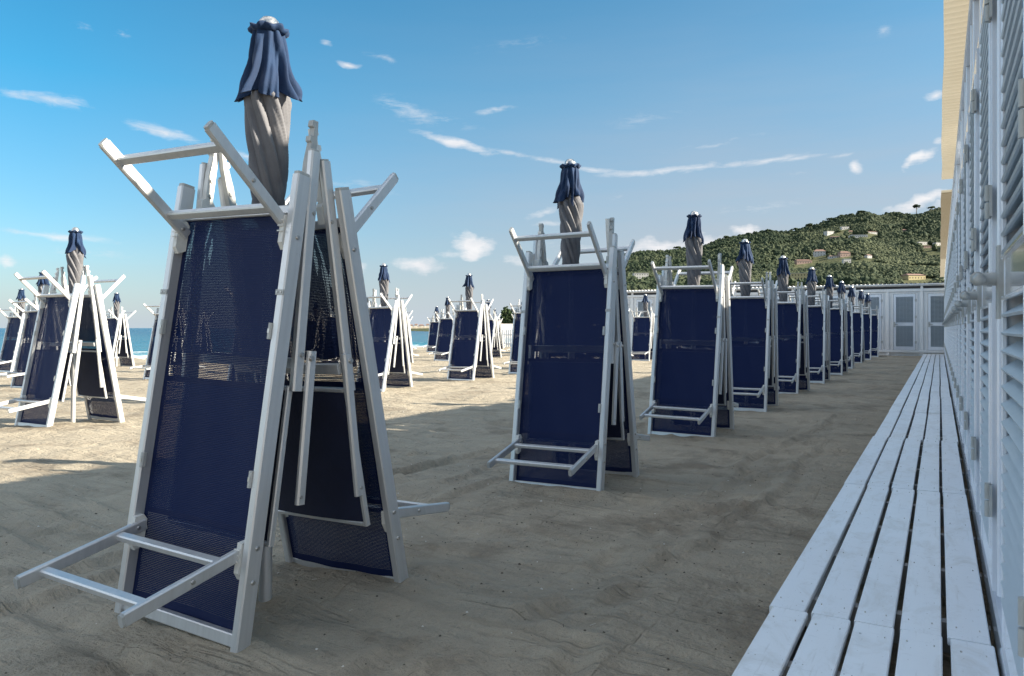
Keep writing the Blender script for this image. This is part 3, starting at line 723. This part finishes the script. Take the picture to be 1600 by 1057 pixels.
# ------------------------------------------------------------------ louvred cabin door (local: x across, faces -y, handle at -x)
DW, DH = .76, 2.18
def door_meshes():
    fr = .075; o = {}
    b = MB()
    for s in (-1, 1): b.box(s*(DW/2-fr/2)-fr/2, s*(DW/2-fr/2)+fr/2, -.035, .012, 0, DH, 0)
    for z0, z1 in ((0,.12),(.95,1.05),(DH-.10,DH)): b.box(-DW/2+fr, DW/2-fr, -.033, .010, z0, z1)
    # raised bead round each opening
    for z0, z1 in ((.12,.95),(1.05,DH-.10)):
        for s in (-1, 1): b.bar((s*(DW/2-fr-.006), -.034, z0), (s*(DW/2-fr-.006), -.034, z1), .012, .014, (0,1,0), .003)
        for z in (z0+.006, z1-.006): b.bar((-DW/2+fr+.012, -.034, z), (DW/2-fr-.012, -.034, z), .014, .012, (0,0,1), .003)
    o['door'] = b.mesh('door', M['white'])
    b = MB(); 
    for z0, z1 in ((.13,.94),(1.06,DH-.11)):
        nb = int((z1-z0)/.047)
        for k in range(nb):
            z = z0+(k+.5)*(z1-z0)/nb
            b.prism([(.030,-.022),(.033,-.016),(-.020,.020),(-.026,.020),(-.026,.014),(.024,-.022)], (-DW/2+fr+.006, -.010, z), (DW/2-fr-.006, -.010, z), (0,0,1))
    o['louvre'] = b.mesh('louvre', M['blade'])
    b = MB(); b.box(-DW/2-.011, DW/2+.011, .022, .026, .0, DH+.01); o['shade_backing'] = b.mesh('shade_backing', M['dark'])  # near-black sheet standing in for the shade behind blades and in door gaps
    b = MB(); hx = -DW/2+fr*.5
    b.bar((hx, -.040, .89), (hx, -.040, 1.09), .052, .020, (0,1,0), .004)
    b.smooth = True; b.cyl((hx, -.045, 1.00), (hx, -.088, 1.00), .019, .017, 16)
    b.bar((hx-.016, -.092, 1.00), (hx+.05, -.096, 1.000), .034, .036, (0,0,1), .011); b.bar((hx+.05, -.096, 1.00), (hx+.118, -.092, 0.992), .026, .028, (0,0,1), .010)
    b.cyl((hx, -.046, .92), (hx, -.050, .92), .008, .008, 10)
    o['handle'] = b.mesh('handle', M['grey'])
    b = MB(); b.smooth = True; b.cyl((0,-.047,-.055), (0,-.047,-.003), .0095, .0095, 14); b.cyl((0,-.047,.003), (0,-.047,.055), .0095, .0095, 14)
    b.smooth = False; b.box(-.03, -.005, -.044, -.036, -.05, .05); b.box(.005, .03, -.044, -.036, -.05, .05)
    o['hinge'] = b.mesh('hinge', M['grey'])
    return o
DM = door_meshes()
def add_door(parent, loc, rz):
    d = put('door', DM['door'], parent, loc, (0, 0, rz))
    for nm in ('louvre', 'shade_backing', 'handle'): put(nm, DM[nm], d)
    for z in (.30, 1.28, 1.93): put('hinge', DM['hinge'], d, (DW/2+.006, 0, z))
    return d
def corr_sheet(x0, x1, y0, y1, z0, z1, pitch=.076, amp=.011, along='y', sag=0.0, wob=0.0):
    """corrugated sheet; waves repeat along y (or x), falls from z0 at x0 to z1 at x1"""
    b = MB(); m = int((y1-y0)/pitch*8); n = 4; vs = []
    for j in range(m+1):
        y = y0+(y1-y0)*j/m
        for i in range(n+1):
            f = i/n; x = x0+(x1-x0)*f
            if i == 0: x += wob*math.sin(y*1.3)+wob*.6*math.sin(y*3.1+1)
            z = z0+(z1-z0)*f + amp*math.cos(2*PI*(y-y0)/pitch) + sag*math.sin(y*.8)
            vs.append((x, y, z) if along == 'y' else (y, x, z))
    top = [(a, b_, c+.003) for a, b_, c in vs]; N_ = len(vs)
    q = [(j*(n+1)+i, j*(n+1)+i+1, (j+1)*(n+1)+i+1, (j+1)*(n+1)+i) for j in range(m) for i in range(n)]
    b.add(vs, q, True)
    return b

# ------------------------------------------------------------------ cabin row along the boardwalk (faces -X)
WX = .185
def right_cabins():
    t = thing('cabin_row', 'long row of white louvred beach cabins along the boardwalk on the right', 'beach cabins', (WX, 17, 0))
    inv = Vector((-WX, -17, 0))
    def P(b, nm, m): o = b.build(nm, m, t); o.location = inv; return o
    Y0, Y1 = 1.3, 32.3
    # plinth rail and sill
    b = MB(); b.bar((WX-.008, Y0, .185), (WX-.008, Y1, .185), .044, .10, (0,0,1), .008); b.bar((WX+.006, Y0, .256), (WX+.006, Y1, .256), .026, .040, (0,0,1), .006); P(b, 'sill', M['white'])
    b = MB(); b.box(WX+.03, 2.25, Y0, Y1, .02, 2.30)
    # upper wall, with the opening over the passage
    b.box(WX+.03, 2.25, Y0, 8.25, 2.30, 3.04); b.box(WX+.03, 2.25, 9.25, Y1, 2.30, 3.04)
    P(b, 'wall', M['wall'])
    k = 0; y = 1.70
    b = MB()
    while y+DW < Y1:
        add_door(t, (0, y+DW/2-17, .285), R(-90))
        # posts and filler panels between two doors
        a0, a1 = y+DW+.012, y+1.2-.012
        for c in (a0+.022, a1-.022): b.bar((WX+.006, c, .285), (WX+.006, c, 2.50 if 8.2 < c < 9.3 else 2.98), .044, .060, (1,0,0), .006)
        top = 2.50 if 8.2 < (a0+a1)/2 < 9.3 else 2.98
        b.box(WX+.012, WX+.028, a0+.046, a1-.046, .285, top)
        mid = (a0+a1)/2
        b.bar((WX+.010, mid, .285), (WX+.010, mid, top), .10, .034, (1,0,0), .008)
        b.bar((WX+.004, y-.01, 2.50), (WX+.004, y+DW+.01, 2.50), .060, .05, (0,0,1), .006)
        if not 7.9 < y < 9.2: b.box(WX+.014, WX+.028, y-.01, y+DW+.01, 2.53, 2.98)
        y += 1.2; k += 1
    P(b, 'frame', M['white'])
    b = MB(); b.bar((WX-.004, Y0, 3.01), (WX-.004, Y1, 3.01), .07, .06, (0,0,1), .008); P(b, 'top_rail', M['white'])
    b = MB()
    b.box(WX+.034, 2.6, 1.0, 8.25, 3.05, 3.10); b.box(WX+.034, 2.6, 9.25, 32.4, 3.05, 3.10); P(b, 'roof', M['wall'])
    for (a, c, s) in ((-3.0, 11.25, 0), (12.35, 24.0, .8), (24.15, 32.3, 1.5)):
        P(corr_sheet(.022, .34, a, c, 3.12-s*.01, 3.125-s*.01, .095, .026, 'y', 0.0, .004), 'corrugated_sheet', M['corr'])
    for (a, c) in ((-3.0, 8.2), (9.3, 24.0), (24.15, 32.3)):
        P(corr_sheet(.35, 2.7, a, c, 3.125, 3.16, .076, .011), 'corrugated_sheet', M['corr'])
    return t
right_cabins()

# ------------------------------------------------------------------ cabin row closing the beach at the far end (faces -Y)
BY = 32.62
def back_cabins():
    t = thing('cabin_row', 'white beach cabin block with louvred doors closing the far end of the sand', 'beach cabins', (-6, BY, 0))
    inv = Vector((6, -BY, 0))
    def P(b, nm, m): o = b.build(nm, m, t); o.location = inv; return o
    X0, X1 = -14.2, 2.6
    b = MB(); b.box(X0, X1, BY+.03, BY+2.2, .05, 2.60)
    x = X1-.05
    while x > X0:                                            # vertical ribs of the wall panels
        b.box(x-.006, x+.006, BY+.018, BY+.03, .30, 2.60); x -= .118
    P(b, 'wall', M['wall'])
    b = MB(); b.box(X0+.02, X1-.02, BY+.06, BY+2.1, 2.60, 2.80); P(b, 'vent_band', M['vent'])
    b = MB(); b.bar((X0, BY-.01, .24), (X1, BY-.01, .24), .10, .09, (0,0,1), .008)
    b.bar((X0, BY+.0, 2.625), (X1, BY+.0, 2.625), .08, .11, (0,0,1), .008); b.bar((X0, BY+.0, 2.815), (X1, BY+.0, 2.815), .08, .07, (0,0,1), .008); b.bar((X0, BY-.13, 2.845), (X1, BY-.13, 2.845), .03, .05, (0,0,1), .004)
    k = 0
    while -k*1.18-.6 > X0:
        xc = -k*1.18; xm = xc-.59
        b.bar((xm, BY-.004, .29), (xm, BY-.004, 2.57), .10, .05, (0,1,0), .006)
        if k % 2 == 0: b.bar((xm, BY+.02, 2.63), (xm, BY+.02, 2.805), .09, .08, (0,1,0), .006)
        b.box(xm-.05, xm+.05, BY-.06, BY+.1, -.02, .19)
        for s in (-1, 1): b.bar((xc+s*(DW/2+.035), BY-.006, .29), (xc+s*(DW/2+.035), BY-.006, 2.50), .05, .05, (0,1,0), .005)
        b.bar((xc-DW/2-.01, BY-.006, .31+DH+.02), (xc+DW/2+.01, BY-.006, .31+DH+.02), .05, .04, (0,0,1), .004)
        add_door(t, (xc+6, .0, .30), 0)
        k += 1
    P(b, 'frame', M['fence'])
    P(corr_sheet(BY-.16, BY+2.3, X0-.1, X1+.1, 2.885, 2.93, .15, .022, 'x'), 'corrugated_sheet', M['fence'])
    return t
back_cabins()

# ------------------------------------------------------------------ boardwalk
def boardwalk():
    t = thing('boardwalk', 'white painted plank boardwalk running beside the cabin doors', 'boardwalk', (-.2, 17, 0))
    rr = random.Random(11); x0 = -.525; w = .118; gap = .018
    ends = [.35, 2.74, 5.14, 7.50, 9.88]; 
    while ends[-1] < 30: ends.append(ends[-1]+2.4)
    ends.append(32.45)
    for a, c in zip(ends[:-1], ends[1:]):
        dx = rr.uniform(-.006,.006); dz = rr.uniform(-.003,.003)
        if a < 1: dx = .008
        for k in range(5):
            xx = x0+k*(w+gap)+dx + w/2 + rr.uniform(-.003,.003); zz = .148+dz+rr.uniform(-.0015,.0015)
            b = MB(); b.bar((0, a+.002-(a+c)/2, 0), (0, c-.002-(a+c)/2, 0), w, .026, (0,0,1), .0035)
            b.cur = 1
            for yy in (a+.10, a+.80, a+1.60, c-.10):
                for q in (-.035, .035): b.cyl((q+rr.uniform(-.006,.006), yy-(a+c)/2, .0125), (q, yy-(a+c)/2, .0135), .0042, .0042, 7)
            o = b.build('plank', [M['plank'], M['bolt']], t); o.location = (xx+.2, (a+c)/2-17, zz)
            o.rotation_euler = (0, 0, R(rr.uniform(-.06,.06)))
    y = .5
    while y < 32.3:
        b = MB(); b.box(-.52, .150, -.022, .022, .03, .1335); o = b.build('joist', M['joist'], t); o.location = (.2, y-17, 0); y += .62
    b = MB()
    for x in (-.47, .09): b.box(x-.03, x+.03, .4, 32.4, -.05, .030)
    o = b.build('bearer', M['joist'], t); o.location = (.2, -17, 0)
boardwalk()

# ------------------------------------------------------------------ picket fence
def fence():
    y = 40.6; xa, xb = -26.0, -13.0
    t = thing('picket_fence', 'white wooden picket fence at the far end of the beach', 'fence', (-19.5, y, 0))
    b = MB(); b.box(-.044, .044, -.011, .011, 0, 1.06); b.add([(-.044,-.011,1.06),(.044,-.011,1.06),(.044,.011,1.06),(-.044,.011,1.06),(0,-.011,1.15),(0,.011,1.15)], [(0,1,4),(3,5,2),(0,4,5,3),(1,2,5,4)])
    pk = b.mesh('picket', M['fence']); n = 92
    for i in range(n):
        x = xa+(xb-xa)*i/(n-1); o = put('picket', pk, t, (x+19.5, -.02, float(slope(x, y))+.08+.01*math.sin(i*1.7)))
    for z in (.28, .85):
        b = MB(); b.bar((xa+19.5, .02, -.10+z), (xb+19.5, .02, -.04+z), .035, .08, (0,0,1)); b.build('rail', M['fence'], t)
    for i in range(8):
        b = MB(); x = xa+(xb-xa)*i/7; b.bar((x+19.5, .075, -.4), (x+19.5, .075, 1.12), .08, .08, (0,1,0)); b.build('post', M['fence'], t)
fence()

# ------------------------------------------------------------------ bits lying on the sand
def debris():
    rr = random.Random(77); b = MB()
    for i in range(1500):
        x = rr.uniform(-7, -.6); y = rr.uniform(.8, 11); 
        if rr.random() < .5: x = -2.4+rr.gauss(0, 1.3); y = 3.9+rr.gauss(0, 1.4)
        if x > -.6 or y < .8: continue
        z = float(slope(x, y)) ; s = rr.uniform(.0022, .0075)*(1.5 if rr.random() < .06 else 1); a = rr.uniform(0, PI)
        # rest on the rough surface: cast later
        b.cur = 0 if rr.random() < .86 else 1
        if rr.random() < .3:
            L = rr.uniform(.01, .03); pts.append((x, y, ('twig', L, a, s, b.cur))); 
        else: pts.append((x, y, ('peb', 0, a, s, b.cur)))
    return b
pts = []
debris()
sand_o = bpy.data.objects['sand']
bpy.context.view_layer.update()
dg = bpy.context.evaluated_depsgraph_get()
def ground(x, y):
    ok, loc, nrm, _ = sand_o.ray_cast(Vector((x, y, 5)), Vector((0,0,-1)))
    return loc.z if ok else float(slope(x, y))
b = MB()
for x, y, (kd, L, a, s, cu) in pts:
    z = ground(x, y); b.cur = cu
    if kd == 'twig': b.cyl((x-math.cos(a)*L/2, y-math.sin(a)*L/2, z+.002), (x+math.cos(a)*L/2, y+math.sin(a)*L/2, z+.004), s*.2, s*.12, 5)
    else:
        vs = []; 
        for k in range(6): vs.append((x+s*math.cos(a+k*PI/3)*random.uniform(.7,1.1), y+s*math.sin(a+k*PI/3)*random.uniform(.7,1.1), z))
        vs += [(x, y, z+s*.8), (x, y, z-s*.4)]
        b.add(vs, [(k, (k+1) % 6, 6) for k in range(6)]+[((k+1) % 6, k, 7) for k in range(6)])
M['bit_d'], _, _ = mat('dry_weed', (.07,.055,.04), .9); M['bit_l'], _, _ = mat('shell_bit', (.6,.56,.5), .7)
kind(b.build('beach_debris', [M['bit_d'], M['bit_l']]), 'stuff', 'scattered dark weed bits and shell chips on the shaded sand', 'debris')

# ------------------------------------------------------------------ hill with woods and houses
SKYL = [(560,512),(700,511),(770,509),(800,500),(860,470),(920,425),(978,404),(1010,399),(1059,396),(1097,391),(1129,380),(1160,374),(1192,368),(1237,368),(1276,357),(1311,345),(1353,335),(1381,340),(1412,338),(1447,333),(1474,328),(1560,322),(1700,330),(1900,360)]
sx = np.array([a for a, _ in SKYL], float); sy = np.array([b_ for _, b_ in SKYL], float)
D0, D1 = 620.0, 1700.0
def hill_z(x, y):
    x = np.asarray(x, float); y = np.asarray(y, float)
    d = np.maximum(-x*st + y*ct, 1.0); r = x*ct + y*st
    px = 800 + 1155*r/d
    a1 = (513-np.interp(px, sx, sy))/1155.0
    t = np.clip((d-D0)/(D1-D0), 0, 1)
    a0 = np.minimum(a1, 38/1155.0*sstep(760, 1000, px))
    ang = a0 + (a1-a0)*(t**.85)
    z = 1.15 + ang*np.minimum(d, D1)
    z = z + (40*fbm(x/260, y/260, 61, 4) + 0)*np.sin(np.clip(t,0,1)*PI)*np.clip(a1*9, 0, 1)
    z = np.where(d > D1, z - (d-D1)*.30, z)
    near = sstep(60, D0, d)
    return -1.0 + near*(z+1.0) - 1.5*(1-sstep(560, 740, px))
def build_hill():
    nx, ny = 240, 150
    pxs = np.linspace(520, 2050, nx); ds = np.concatenate([np.linspace(60, D0, 20)[:-1], np.linspace(D0, 2300, ny-19)])
    A, D = np.meshgrid((pxs-800)/1155.0, ds); Xg = (A*ct-st)*D; Yg = (A*st+ct)*D
    Z = hill_z(Xg, Yg); V = np.stack([Xg, Yg, Z], -1).reshape(-1,3)
    i = (np.arange(ny-1)[:,None]*nx+np.arange(nx-1)[None,:]).ravel()
    m, g, b = mat('hill_scrub', (.07,.09,.035), .95, 0, .1)
    v = g.new('ShaderNodeNewGeometry').outputs['Position']
    c = g.mix(g.ramp(g.noise(v, .012, 5, .65), [(.38, 0.0), (.62, 1.0)]), (.050,.064,.030), (.105,.110,.058))
    c = g.mix(g.ramp(g.noise(v, .05, 5, .7), [(.5, 0.0), (.68, .7)]), c, (.12,.11,.065))
    g.set(b.inputs['Base Color'], c)
    g.set(b.inputs['Normal'], g.bump(g.noise(v, .12, 5, .7), 1.0, 6.0))
    kind(put('hill', np_mesh('hill', V, np.stack([i,i+1,i+1+nx,i+nx], -1), m)), 'structure')
build_hill()
def on_hill(px, py):
    x, y, z = ray(px, py); d = D0*.7
    while d < D1+150:
        if float(hill_z(x*d, y*d)) > EYE+z*d: return (x*d, y*d, float(hill_z(x*d, y*d))), d
        d += 3
    d = D1*.98; return (x*d, y*d, float(hill_z(x*d, y*d))), d
# houses (photo column, row of the foot, width px, height px, wall, roof)
HOUSES = [(1298,367,15,6,'cream','flat','white house with a flat roof high on the hill left of the ridge hollow'),
 (1305,373,16,4,'pink','red','low pink house with red roof just below the high white house'),
 (1321,359,13,5,'cream','flat','topmost small white house on the hill'),
 (1330,366,9,6,'yellow','red','small pale yellow house beside the topmost white house'),
 (1343,372,28,5,'cream','flat','long white terrace house high on the hill'),
 (1364,366,17,5,'cream','red','white house with red roof right of the long white terrace'),
 (1281,401,19,12,'cream','red','tall white villa halfway up the hill'),
 (1321,402,18,10,'pink','red','salmon pink villa halfway up the hill'),
 (1257,413,27,8,'pink','red','long salmon pink house below the white villa'),
 (1324,412,13,8,'cream','flat','small white cube house below the pink villa'),
 (1303,404,16,5,'cream','red','low pale house between the white and the pink villa'),
 (1359,404,10,7,'cream','red','small white gabled house right of the pink villa'),
 (1442,383,17,5,'cream','flat','white house on the right of the hill near the cabin eave'),
 (1450,388,14,4,'pink','red','red roofed house just below the white house by the eave'),
 (1468,384,14,5,'cream','flat','white house half hidden behind the cabin eave'),
 (1414,363,9,5,'pink','red','brownish house among the high trees'),
 (1433,438,34,11,'yellow','red','yellow house with red roof just above the far cabins on the right'),
 (1250,438,30,12,'yellow','flat','yellow flat roofed house behind the fifth umbrella'),
 (1226,438,14,11,'yellow','red','narrow yellow house behind the far cabins beside an umbrella'),
 (1002,436,26,10,'cream','flat','white house just above the cabins on the left of the hill'),
 (1035,436,16,6,'pink','red','low pink house next to the left white house'),
 (1157,415,12,6,'pink','red','pinkish house behind the fourth umbrella')]
HC = {'cream': (.46,.45,.43), 'pink': (.33,.23,.19), 'yellow': (.40,.33,.17), 'red': (.19,.105,.08), 'flat': (.34,.33,.31)}
HM = {k: m_paint('house_'+k, v, .8, .3, 0) for k, v in HC.items()}
hpos = []
for (px, py, wp, hp, wc, rc, lab) in HOUSES:
    (x, y, z), d = on_hill(px, py); w = wp*.88*d/1155; h = hp*d/1155*.9*(.72 if rc == 'red' else .95); dp = max(6, w*.6)
    hpos.append((x, y, max(w, dp)*.75, px, py))
    t = thing('hillside_house', lab, 'house', (x, y, z), (0, 0, R(YAW+random.Random(int(px)).uniform(-22,22))), 'houses scattered over the wooded hill')
    b = MB(); b.box(-w/2, w/2, 0, dp, -6, h); b.build('wall', HM[wc], t)
    b = MB()
    if rc == 'flat': b.box(-w/2-.3, w/2+.3, -.3, dp+.3, h, h+.5)
    else:
        rh = h*.42; e = .6
        vs = [(-w/2-e,-e,h),(w/2+e,-e,h),(w/2+e,dp+e,h),(-w/2-e,dp+e,h),(-w/2+rh,dp/2,h+rh),(w/2-rh,dp/2,h+rh)]
        b.add(vs, [(0,1,5,4),(1,2,5),(2,3,4,5),(3,0,4),(3,2,1,0)])
    b.build('roof', HM[rc], t)
    nw = max(2, int(w/3.4)); fl = max(1, int(h/3.2)); ww = .55
    b0 = MB(); b0.box(-ww, ww, -.06, .05, 0, min(1.5, h/fl*.55)); wm = b0.mesh('window', M['dark'])
    for f_ in range(fl):
        for i in range(nw):
            put('window', wm, t, (-w/2+(i+.5)*w/nw, 0, (f_+.3)*h/fl))
# woods: every crown its own lump of leaf clumps, tone per tree
def ico():
    import bmesh
    bm = bmesh.new(); bmesh.ops.create_icosphere(bm, subdivisions=2, radius=1.0); bm.verts.ensure_lookup_table()
    V = np.array([v.co[:] for v in bm.verts]); Fc = np.array([[v.index for v in f.verts] for f in bm.faces]); bm.free(); return V, Fc
IV, IF = ico()
def build_woods():
    rs = np.random.RandomState(4); n = 48000
    px = rs.uniform(930, 1560, n); d = np.sqrt(rs.uniform(D0**2*.95, (D1+60)**2, n))
    a = (px-800)/1155; x = (a*ct-st)*d; y = (a*st+ct)*d; z = hill_z(x, y)
    t = (d-D0)/(D1-D0)
    dens = fbm(x/90, y/90, 71, 4); grove = fbm(x/170, y/170, 75, 3)
    keep = dens > -.17+.02*np.clip(1-t, 0, 1)
    for hx, hy, hr, hpx, hpy in hpos:
        hd = math.hypot(hx, hy)
        dd = np.hypot(x, y); q = np.hypot(x-hx, y-hy) < hr+6
        # open ground in front of each house
        along = (x*hx+y*hy)/hd; side = np.abs(x*hy-y*hx)/hd
        q |= (side < hr*.9) & (along < hd) & (along > hd-hr-75)
        keep &= ~q
    x, y, z, t, grove, px, d = (q[keep] for q in (x, y, z, t, grove, px, d)); n = len(x)
    wood = sstep(-.06, .06, grove + (t-.42)*.35)                      # 1 dark tall woods, 0 olive groves
    rad = (1.8+rs.uniform(0, 1.7, n))*(1-wood) + (2.4+rs.uniform(0, 2.0, n)**1.8)*wood
    hgt = rad*(1.0-.15*rs.rand(n)) + wood*rs.uniform(0, 4.0, n)
    m = len(IV); V = np.repeat(IV[None], n, 0); ang = rs.uniform(0, 6.28, n)
    c, s = np.cos(ang)[:,None], np.sin(ang)[:,None]
    vx = V[:,:,0]*c-V[:,:,1]*s; vy = V[:,:,0]*s+V[:,:,1]*c; vz = V[:,:,2]
    bump = 1+rs.uniform(-.30, .26, (n, m))
    out = np.empty((n, m, 3))
    out[:,:,0] = x[:,None]+vx*bump*rad[:,None]; out[:,:,1] = y[:,None]+vy*bump*rad[:,None]
    out[:,:,2] = z[:,None]+(hgt*.75)[:,None]+vz*bump*(hgt*.85)[:,None]
    tone = np.clip((1-wood)*.50 + rs.uniform(-.18,.36,n) + 1.3*fbm(x/75, y/75, 91, 3), 0, 1)
    tone = np.repeat(tone[:,None], m, 1)+rs.uniform(-.10,.14,(n, m))
    Fq = (IF[None]+(np.arange(n)*m)[:,None,None]).reshape(-1,3)
    me = np_mesh('woodland', out.reshape(-1,3), Fq, m_foliage('woodland_leaves', (.018,.032,.014), (.115,.128,.068)), False, tone.ravel())
    kind(put('woodland', me), 'stuff', 'dense pine wood and olive groves covering the hillside', 'woodland')
    print('trees', n)
build_woods()

# trees one can tell apart: tapered trunk, limbs and a crown of leaf clumps
def tree(name, label, cat, base, h, cw, ch, seed, nl=260, group=None, flat=False, cm=None):
    rr = random.Random(seed); t = thing(name, label, cat, base, (0,0,0), group)
    b = MB(); th = h-ch*.75; lean = rr.uniform(-.05,.05)*h
    b.cyl((0,0,-1), (lean*.5, 0, th*.6), h*.030, h*.022, 8); b.cyl((lean*.5,0,th*.6), (lean,0,h-ch*.4), h*.022, h*.010, 8)
    for k in range(7):
        a = rr.uniform(0, 6.28); z0 = th*rr.uniform(.75, 1.15); L = cw*.38
        b.cyl((lean*.7,0,z0), (lean+math.cos(a)*L, math.sin(a)*L, z0+ch*rr.uniform(.15,.5)), h*.010, h*.004, 6)
    b.build('trunk', M['bark'], t)
    V = []; Fc = []; T = []; rs = np.random.RandomState(seed)
    for k in range(nl):
        while True:
            p = rs.uniform(-1, 1, 3); q = np.linalg.norm(p)
            if .35 < q < 1 : break
        if flat: p[2] = abs(p[2])*.9-.25
        lump = .82+.22*math.sin(p[0]*5+seed)+.15*math.sin(p[1]*6+seed*2)
        c = np.array([p[0]*cw/2*lump+lean, p[1]*cw/2*lump, h-ch/2+p[2]*ch/2*lump])
        r = cw*rs.uniform(.05, .10); v = IV*(1+rs.uniform(-.4,.3,(len(IV),1)))*r*np.array([1,1,.7])+c
        Fc.append(IF+len(IV)*k); V.append(v); T.append(np.full(len(IV), np.clip(rs.uniform(0,.8), 0, 1)))
    me = np_mesh('crown', np.concatenate(V), np.concatenate(Fc), cm or M['leaf'], False, np.concatenate(T)); put('crown', me, t)
    return t
M['bark'], _, _ = mat('bark', (.10,.075,.05), .9)
M['leaf'] = m_foliage('tree_leaves', (.018,.036,.014), (.060,.080,.030))
for i, (px, hpx, wpx, lab) in enumerate([(1432,17,11,'tall lone pine standing above the ridge near the eave'),
        (1265,9,13,'broad pine on the ridge above the red roofed houses'),(1243,8,12,'round pine on the ridge left of the saddle'),
        (1200,7,13,'broad pine on the ridge above the fourth umbrella'),(1135,8,12,'pine on the ridge right of the third umbrella'),(1345,6,13,'pine at the summit of the left ridge'),
        (1296,8,10,'slender pine on the steep shoulder of the ridge'),(1058,8,12,'pine on the low ridge left of the third umbrella'),(1455,8,13,'pine on the ridge beside the cabin eave')]):
    d = D1*.985; x, y, _ = ray(px, 513); x *= d; y *= d; k = d/1155
    tree('pine_tree', lab, 'tree', (x, y, float(hill_z(x, y))), (hpx+5)*k, wpx*k, hpx*.75*k, 30+i, 90, 'pines along the ridge', True)
# wood and wall beyond the picket fence
d = 150.0
for i, (px, hp, wp, lab) in enumerate([(794,34,24,'large dark round tree behind the picket fence'),(815,28,30,'dark tree beyond the fence hidden partly by loungers')]):
    x, y, _ = at(px, d); tree('evergreen_tree', lab, 'tree', (x, y, -.6), hp*d/1155+1.6, wp*d/1155, hp*d/1155*.92, 60+i, 420)
def headland():
    t = MB(); p0 = at(768, 125); p1 = at(1010, 150)
    t.prism([(-.6,-3),(.6,-3),(.45,1.9),(-.45,1.9)], (p0[0],p0[1],0), (p1[0],p1[1],0))
    m = m_paint('grey_stone', (.30,.29,.28), .9, .4, 0)
    tag(t.build('sea_wall', m), 'long grey stone wall beyond the picket fence', 'wall')
    x, y, _ = at(775, 170); h = thing('red_roofed_house', 'small house with red roof and dark wall left of the round tree', 'house', (x, y, -1), (0,0,R(YAW)))
    b = MB(); b.box(-2.6, 2.6, 0, 5, -1, 3.0); b.build('wall', HM['cream'], h)
    b = MB(); b.add([(-2.9,-.3,3),(2.9,-.3,3),(2.9,5.3,3),(-2.9,5.3,3),(-1.2,2.5,4.2),(1.2,2.5,4.2)], [(0,1,5,4),(1,2,5),(2,3,4,5),(3,0,4),(3,2,1,0)]); b.build('roof', HM['red'], h)
    # low rocky point that carries the wall and the trees
    g_ = MB(); pts_ = []; 
    cs = [at(764, 118), at(764, 330), at(1300, 420), at(1300, 110)]
    g_.add([(c[0], c[1], -.35) for c in cs]+[(c[0]*1.0, c[1]*1.0, -4) for c in cs], [(3,2,1,0),(0,1,5,4),(1,2,6,5),(2,3,7,6),(3,0,4,7)])
    kind(g_.build('headland', m), 'structure')
headland()

# far breakwater with houses across the bay
def breakwater():
    rr = random.Random(9); d = 900.0; k = d/1155
    m = m_paint('breakwater_stone', (.34,.29,.22), .9, .5, 0)
    b = MB(); vs = []; n = 60
    for i in range(n+1):
        px = 625+ (790-625)*i/n; x, y, _ = at(px, d); top = (5.0 if 640 < px else 3.0)*k*rr.uniform(.75,1.0)
        for dd, z in ((-6,-2),(-3,top*.8),(6,top),(12,-2)):
            u = at(px, d+dd); vs.append((u[0], u[1], z))
    b.add(vs, [(i*4+j, (i+1)*4+j, (i+1)*4+j+1, i*4+j+1) for i in range(n) for j in range(3)])
    kind(b.build('breakwater', m), 'structure')
    cols = ['cream','pink','cream','yellow','cream']
    for i, (px, w, h, nm) in enumerate([(642,6,3,'leftmost low white'),(650,5,4,'small cream'),(658,8,3,'long low white'),(668,5,4,'square pale'),(676,7,5,'tall white'),(686,6,4,'pale yellow'),(694,7,5,'rightmost cream')]):
        x, y, _ = at(px, d+6); t = thing('harbour_house', f'{nm} house on the breakwater across the bay', 'house', (x, y, 4.0*k*.7), (0,0,R(YAW)), 'houses on the breakwater across the bay')
        c = 'yellow' if 'yellow' in nm else 'cream'
        bb = MB(); bb.box(-w*k/2, w*k/2, 0, 5, -2, h*k); bb.build('wall', HM[c], t)
        bb = MB(); e = .5; z = h*k; bb.add([(-w*k/2-e,-e,z),(w*k/2+e,-e,z),(w*k/2+e,5+e,z),(-w*k/2-e,5+e,z),(-w*k/4,2.5,z+1.2),(w*k/4,2.5,z+1.2)], [(0,1,5,4),(1,2,5),(2,3,4,5),(3,0,4),(3,2,1,0)]); bb.build('roof', HM['red'], t)
breakwater()
